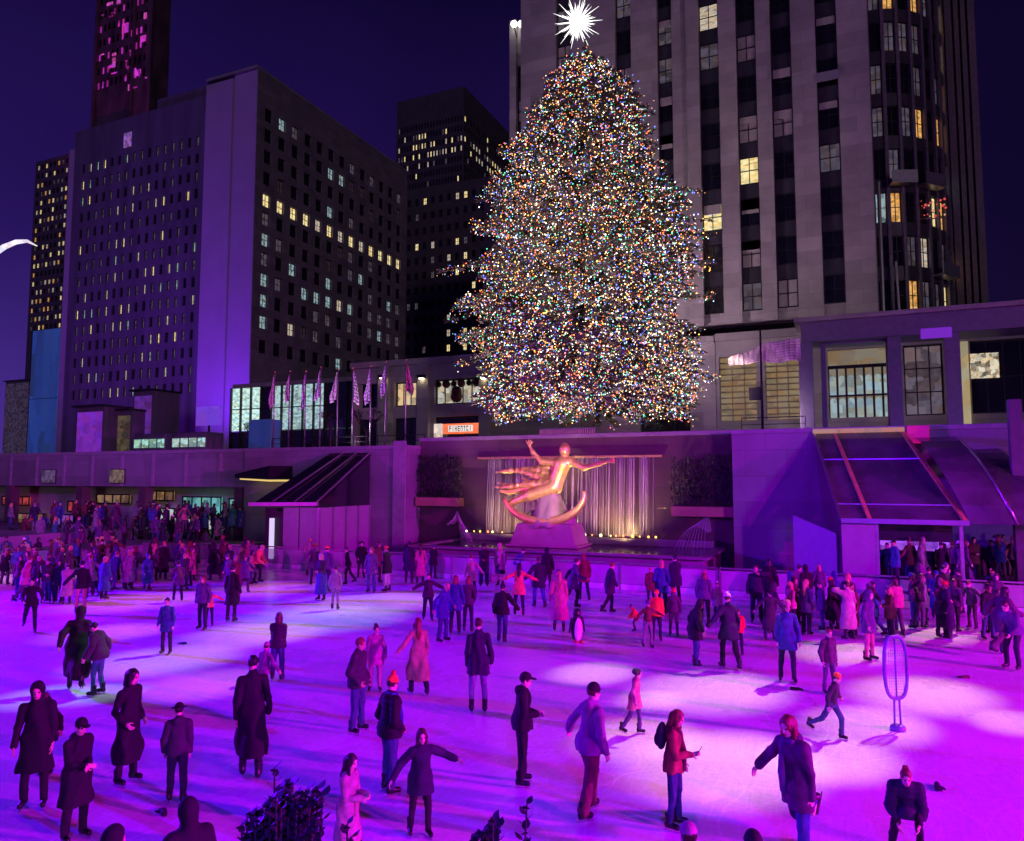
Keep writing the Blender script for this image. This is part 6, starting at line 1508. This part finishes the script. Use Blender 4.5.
q = on_z(898, 730, 0); hp_ = empty('hoop_net', (q.x, q.y, 0), 'tall purple oval hoop filled with pale mesh standing on a slim stem', 'hoop net'); hp_.rotation_euler.z = YAW
M_hoop = mat('hoop_purple', (.16, .06, .34), .35, var=.2); M_net = mat('hoop_mesh', (.55, .5, .6), .5)
Dq = V3(q.x, q.y, 0).dot(fwd0); sx_ = Dq / 740
hh = (730 - 641) * sx_; wv = 11 * sx_; z0 = (730 - 700) * sx_ ; zc = (z0 + hh) / 2; rv = (hh - z0) / 2
def oval(t): c_, s_ = math.cos(t), math.sin(t); return Vector((wv * math.copysign(abs(c_) ** .6, c_), 0, zc + rv * math.copysign(abs(s_) ** .8, s_)))
b = MB(); b.tube([oval(2 * PI * i / 40) for i in range(41)], .035, 8); b.tube([(0, 0, z0), (0, 0, z0 + 2 * rv)], .018, 6); b.build('hoop', M_hoop, hp_, local=True, smooth=True)
b = MB()
for i in range(1, 22):
    z = z0 + 2 * rv * i / 22; wx = wv * (1 - abs((z - zc) / rv) ** 2.6) ** .5; b.tube([(-wx, .01, z), (wx, .01, z)], .006, 4)
for i in range(-4, 5):
    x = wv * i / 5; hz = rv * (1 - abs(x / wv) ** 2.2) ** .5; b.tube([(x, -.01, zc - hz), (x, -.01, zc + hz)], .006, 4)
b.build('mesh_net', M_net, hp_, local=True)
b = MB(); b.tube([(-.05, 0, z0), (-.06, 0, .1)], .02, 6); b.tube([(.05, 0, z0), (.06, 0, .1)], .02, 6); b.lathe([(.13, .0), (.15, .03), (.13, .08), (.05, .11)], (0, 0, .002), 14); b.build('stem', M_hoop, hp_, local=True, smooth=True)
for px, py, lab, cc in ((938, 789, 'dark blue glove lying on the magenta ice', 'navy'), (182, 644, 'small blue mitten lying on the ice beside the slim blue coat skater', 'blue'), (797, 690, 'small black glove lying on the ice below the tall blue coat skater', 'black'), (963, 678, 'crumpled brown glove lying on the ice beyond the hoop net', 'brown'), (163, 813, 'black glove lying on the ice by the brimmed hat figure', 'black')):
    q = on_z(px, py, 0); g_ = empty('dropped_glove', (q.x, q.y, 0), lab, 'glove', 'gloves dropped on the ice', px * .7)
    pr = [('e', (0, 0, .03), (.055, .075, .03), None, .02), ('c', (-.055, .0, .03), (-.09, .05, .03), .022, .016, .01), ('c', (0, -.06, .03), (0, -.12, .03), .04, .042, .02)] + [('c', (-.036 + .024 * i, .06, .03), (-.042 + .028 * i, .13 - .01 * abs(i - 1.5), .022), .016, .013, .004) for i in range(4)]
    loc_sdf('knit', pr, .009, cloth(COL[cc]), g_)
print('sdf meshes', len(_cache))
# ------------------------------------------------------------------ night sky
w = bpy.data.worlds.new('World'); SC.world = w; w.use_nodes = True
N, L = w.node_tree.nodes, w.node_tree.links
bg = N['Background']
tc = N.new('ShaderNodeTexCoord'); sx = N.new('ShaderNodeSeparateXYZ'); L.new(tc.outputs['Generated'], sx.inputs[0])
# azimuth: brighter haze of the city to one side
dt_ = N.new('ShaderNodeVectorMath'); dt_.operation = 'DOT_PRODUCT'; L.new(tc.outputs['Generated'], dt_.inputs[0])
lf_ = (-rgt * .95 + fwd0 * .3).normalized(); dt_.inputs[1].default_value = lf_
mr = N.new('ShaderNodeMapRange'); mr.inputs['From Min'].default_value = -.45; mr.inputs['From Max'].default_value = .85; L.new(dt_.outputs['Value'], mr.inputs['Value'])
cr = N.new('ShaderNodeValToRGB'); e = cr.color_ramp.elements
e[0].position = 0; e[0].color = (.066, .026, .26, 1); e[1].position = .62; e[1].color = (.0030, .0011, .022, 1)
x = e.new(.28); x.color = (.022, .008, .115, 1)
L.new(sx.outputs['Z'], cr.inputs['Fac'])
cr2 = N.new('ShaderNodeValToRGB'); e = cr2.color_ramp.elements
e[0].position = 0; e[0].color = (.0040, .0024, .014, 1); e[1].position = .7; e[1].color = (.0024, .0012, .012, 1)
L.new(sx.outputs['Z'], cr2.inputs['Fac'])
mx = N.new('ShaderNodeMix'); mx.data_type = 'RGBA'; L.new(mr.outputs['Result'], mx.inputs['Factor']); L.new(cr2.outputs['Color'], mx.inputs['A']); L.new(cr.outputs['Color'], mx.inputs['B'])
nz = N.new('ShaderNodeTexNoise'); nz.inputs['Scale'].default_value = 2.2; nz.inputs['Detail'].default_value = 5; L.new(tc.outputs['Generated'], nz.inputs['Vector'])
hz = N.new('ShaderNodeMapRange'); hz.inputs['From Min'].default_value = .3; hz.inputs['From Max'].default_value = .7; hz.inputs['To Min'].default_value = .78; hz.inputs['To Max'].default_value = 1.2; L.new(nz.outputs['Fac'], hz.inputs['Value'])
hm = N.new('ShaderNodeMix'); hm.data_type = 'RGBA'; hm.blend_type = 'MULTIPLY'; hm.inputs['Factor'].default_value = 1; L.new(mx.outputs['Result'], hm.inputs['A']); L.new(hz.outputs['Result'], hm.inputs['B'])
L.new(hm.outputs['Result'], bg.inputs['Color']); bg.inputs['Strength'].default_value = 1.0

def aim(o, target): o.rotation_euler = (Vector(target) - o.location).to_track_quat('-Z', 'Y').to_euler()
# faint level sun lamp added to lift the facades, in place of city glow
ld = bpy.data.lights.new('city_fill', 'SUN'); ld.energy = .22; ld.color = (1, .72, .95); ld.angle = math.radians(4)
lo_ = bpy.data.objects.new('city_fill', ld); C.objects.link(lo_); lo_.location = (0, 0, 60); aim(lo_, (-70, 90, 56))
def spot(name, loc, tgt, col, power, ang, blend=.5, rad=.2):
    ld = bpy.data.lights.new(name, 'SPOT'); ld.energy = power; ld.color = col; ld.spot_size = math.radians(ang); ld.spot_blend = blend; ld.shadow_soft_size = rad
    o = bpy.data.objects.new(name, ld); C.objects.link(o); o.location = loc; aim(o, tgt); return o
VIO, MAG, BLU = (.20, .0, 1), (.95, .0, 1), (.06, .0, 1)
# rink wash: violet from the far-left end, magenta from the right end, both mounted on the plaza edge
spot('rink_spot', (-46, 14, 11), (-6, 15, 0), (.115, 0, 1), 138000, 70, .6, .25)
spot('rink_spot', (4, -6, 11), (-4, 17, 0), (.10, 0, 1), 15000, 66, .7, .25)
spot('rink_spot', (36, 15, 9), (4, 15, 0), (.86, 0, 1), 126000, 70, .6, .25)
spot('rink_spot', (24, 0, 10), (4, 13, 0), (.95, 0, 1), 24000, 80, .6, .25)
spot('rink_spot', (-52, 8, 10), (-26, 20, 0), (.85, 0, 1), 24000, 60, .7, .25)
# pools of whitish light on the ice
def pool(px, py, wpx, col, k=1.0):
    q = on_z(px, py, 0); D = q.dot(fwd0); dia = wpx * D / 740; s = q + Vector((5, 10, 15)); d = (q - s).length
    spot('pool_spot', s, q, col, 13500 * k * (d / 20) ** 2, math.degrees(2 * math.atan(dia / 2 / d)) * 1.25, 1.0, .1)
WP, GP, PP = (1, .56, .55), (.45, .72, .5), (1, .22, .5)
for px, py, w_, c_, k in ((594, 673, 74, WP, .7), (715, 690, 130, WP, .9), (728, 764, 170, WP, 1), (842, 652, 90, WP, .9), (927, 633, 90, WP, .8), (925, 694, 120, WP, .9), (868, 725, 110, WP, .8), (835, 758, 110, WP, .9), (1012, 722, 70, WP, .7), (640, 738, 110, WP, .7), (650, 700, 60, WP, .5),
                          (326, 618, 140, GP, .6), (368, 603, 130, WP, .7), (258, 634, 110, WP, .7), (164, 660, 120, WP, .8), (205, 684, 110, PP, .8), (26, 577, 100, WP, .8), (266, 589, 90, PP, .8), (140, 601, 110, PP, .9), (108, 633, 90, PP, .8), (50, 696, 80, GP, .7), (98, 694, 70, GP, .6)):
    pool(px, py, w_, c_, k * (1.5 if px > 560 else 1.0))
# violet wash on the walls and the pale end wall of the slab block
spot('wall_wash', (2, 28, 9.5), (-1.5, 37.5, 4), (.26, .02, 1), 700, 110, .8, .3)
spot('wall_wash', (14, 24, 8), (12, 37.5, 4), (.34, .02, 1), 900, 110, .8, .3)
spot('wall_wash', (-27, 27, 9.5), (-25, 37.5, 4), (.34, .05, 1), 500, 110, .8, .3)
spot('wall_wash', (-45, 25, 9), (-48, 37.5, 5), (.45, .12, 1), 1100, 110, .8, .3)
spot('wall_wash', (-14, 26, 9.5), (-14.5, 39, 5), (.65, .03, .8), 500, 95, .8, .3)
spot('statue_spot', (-20, 31, 3.2), (-14.7, 36.6, 4.5), (1, .08, .8), 500, 45, .6, .15)
spot('statue_spot', (-10.5, 31.5, 3.2), (-14.4, 36.6, 4.8), (1, .80, .38), 1700, 45, .6, .15)
spot('statue_spot', (-13, 38.2, 1.7), (-14.3, 36.6, 5.2), (1, .8, .35), 900, 90, .6, .1)
spot('waterfall_spot', (-11, 36.6, 1.6), (-10.8, 38.9, 4.6), (1, .62, .28), 900, 110, .7, .1)
spot('waterfall_spot', (-17.5, 36.6, 1.6), (-17.4, 38.9, 4.6), (1, .6, .32), 600, 110, .7, .1)
q = on_b(230, 330, 85); spot('building_wash', (q.x + 3, 73, 8.5), (q.x, 85, q.z - 2), (.22, .02, 1), 16000, 95, .9, .5)
q = on_b(140, 110, 88); spot('building_wash', (q.x, 40, 7.5), (q.x + 5, 88, 35), (.30, .03, 1), 40000, 80, .9, .5)
q = on_b(130, 40, 150); spot('building_wash', (q.x + 8, 110, 52), (q.x, 150, q.z + 6), (1, .02, .75), 34000, 50, .9, .5)
spot('flag_fill', (-29, 39.4, 7.0), (-30, 41.3, 11), (1, .8, .9), 260, 150, .8, .1)  # unseen fill spots added to brighten the flags
spot('flag_fill', (-5, 40.8, 7.3), (-2.8, 44, 14), (1, .7, .85), 260, 70, .8, .1)
spot('crowd_fill', (-28, 12, 9), (-48, 30, 1.5), (.42, .03, 1), 15000, 60, .8, .3)  # unseen violet spot added to brighten the far crowd
# unseen warm fill spots added to brighten the spruce foliage
for lx, ly, pw in ((-25, 40.6, 3600), (-14.5, 39.9, 2200), (-4, 41.0, 3600)):
    spot('tree_fill', (lx, ly, 7.3), (TX, TY, 17), (1, .80, .60), pw * 1.4, 95, .9, .3)
spot('tree_fill', (-12, 24, 12), (TX, TY, 22), (1, .80, .62), 7500, 40, .9, .3)
# flood lighting on the limestone tower from the plaza
spot('tower_flood', (-23, 50, 8), (-8, 63, 38), (1, .72, .98), 11000, 110, .9, .5)
spot('tower_flood', (2, 51.5, 14.6), (-2, 63, 42), (1, .74, .98), 11500, 120, .9, .5)
spot('podium_flood', (-4, 48, 8.2), (-4, 61.5, 11), (.9, .7, .8), 800, 140, .9, .3)
spot('portal_wash', (6, 43, 7.6), (4, 50, 11), (.35, .1, 1), 260, 140, .9, .3)

vs = SC.view_settings; vs.view_transform = 'Standard'; vs.look = 'None'; vs.exposure = 0; vs.gamma = 1
cy = SC.cycles
cy.use_denoising = True; cy.denoiser = 'OPENIMAGEDENOISE'
cy.max_bounces = 5; cy.diffuse_bounces = 2; cy.glossy_bounces = 3; cy.transmission_bounces = 4; cy.transparent_max_bounces = 12
cy.sample_clamp_indirect = 3.0; cy.caustics_reflective = False; cy.caustics_refractive = False
cy.use_light_tree = True; cy.use_adaptive_sampling = True; cy.adaptive_threshold = .02
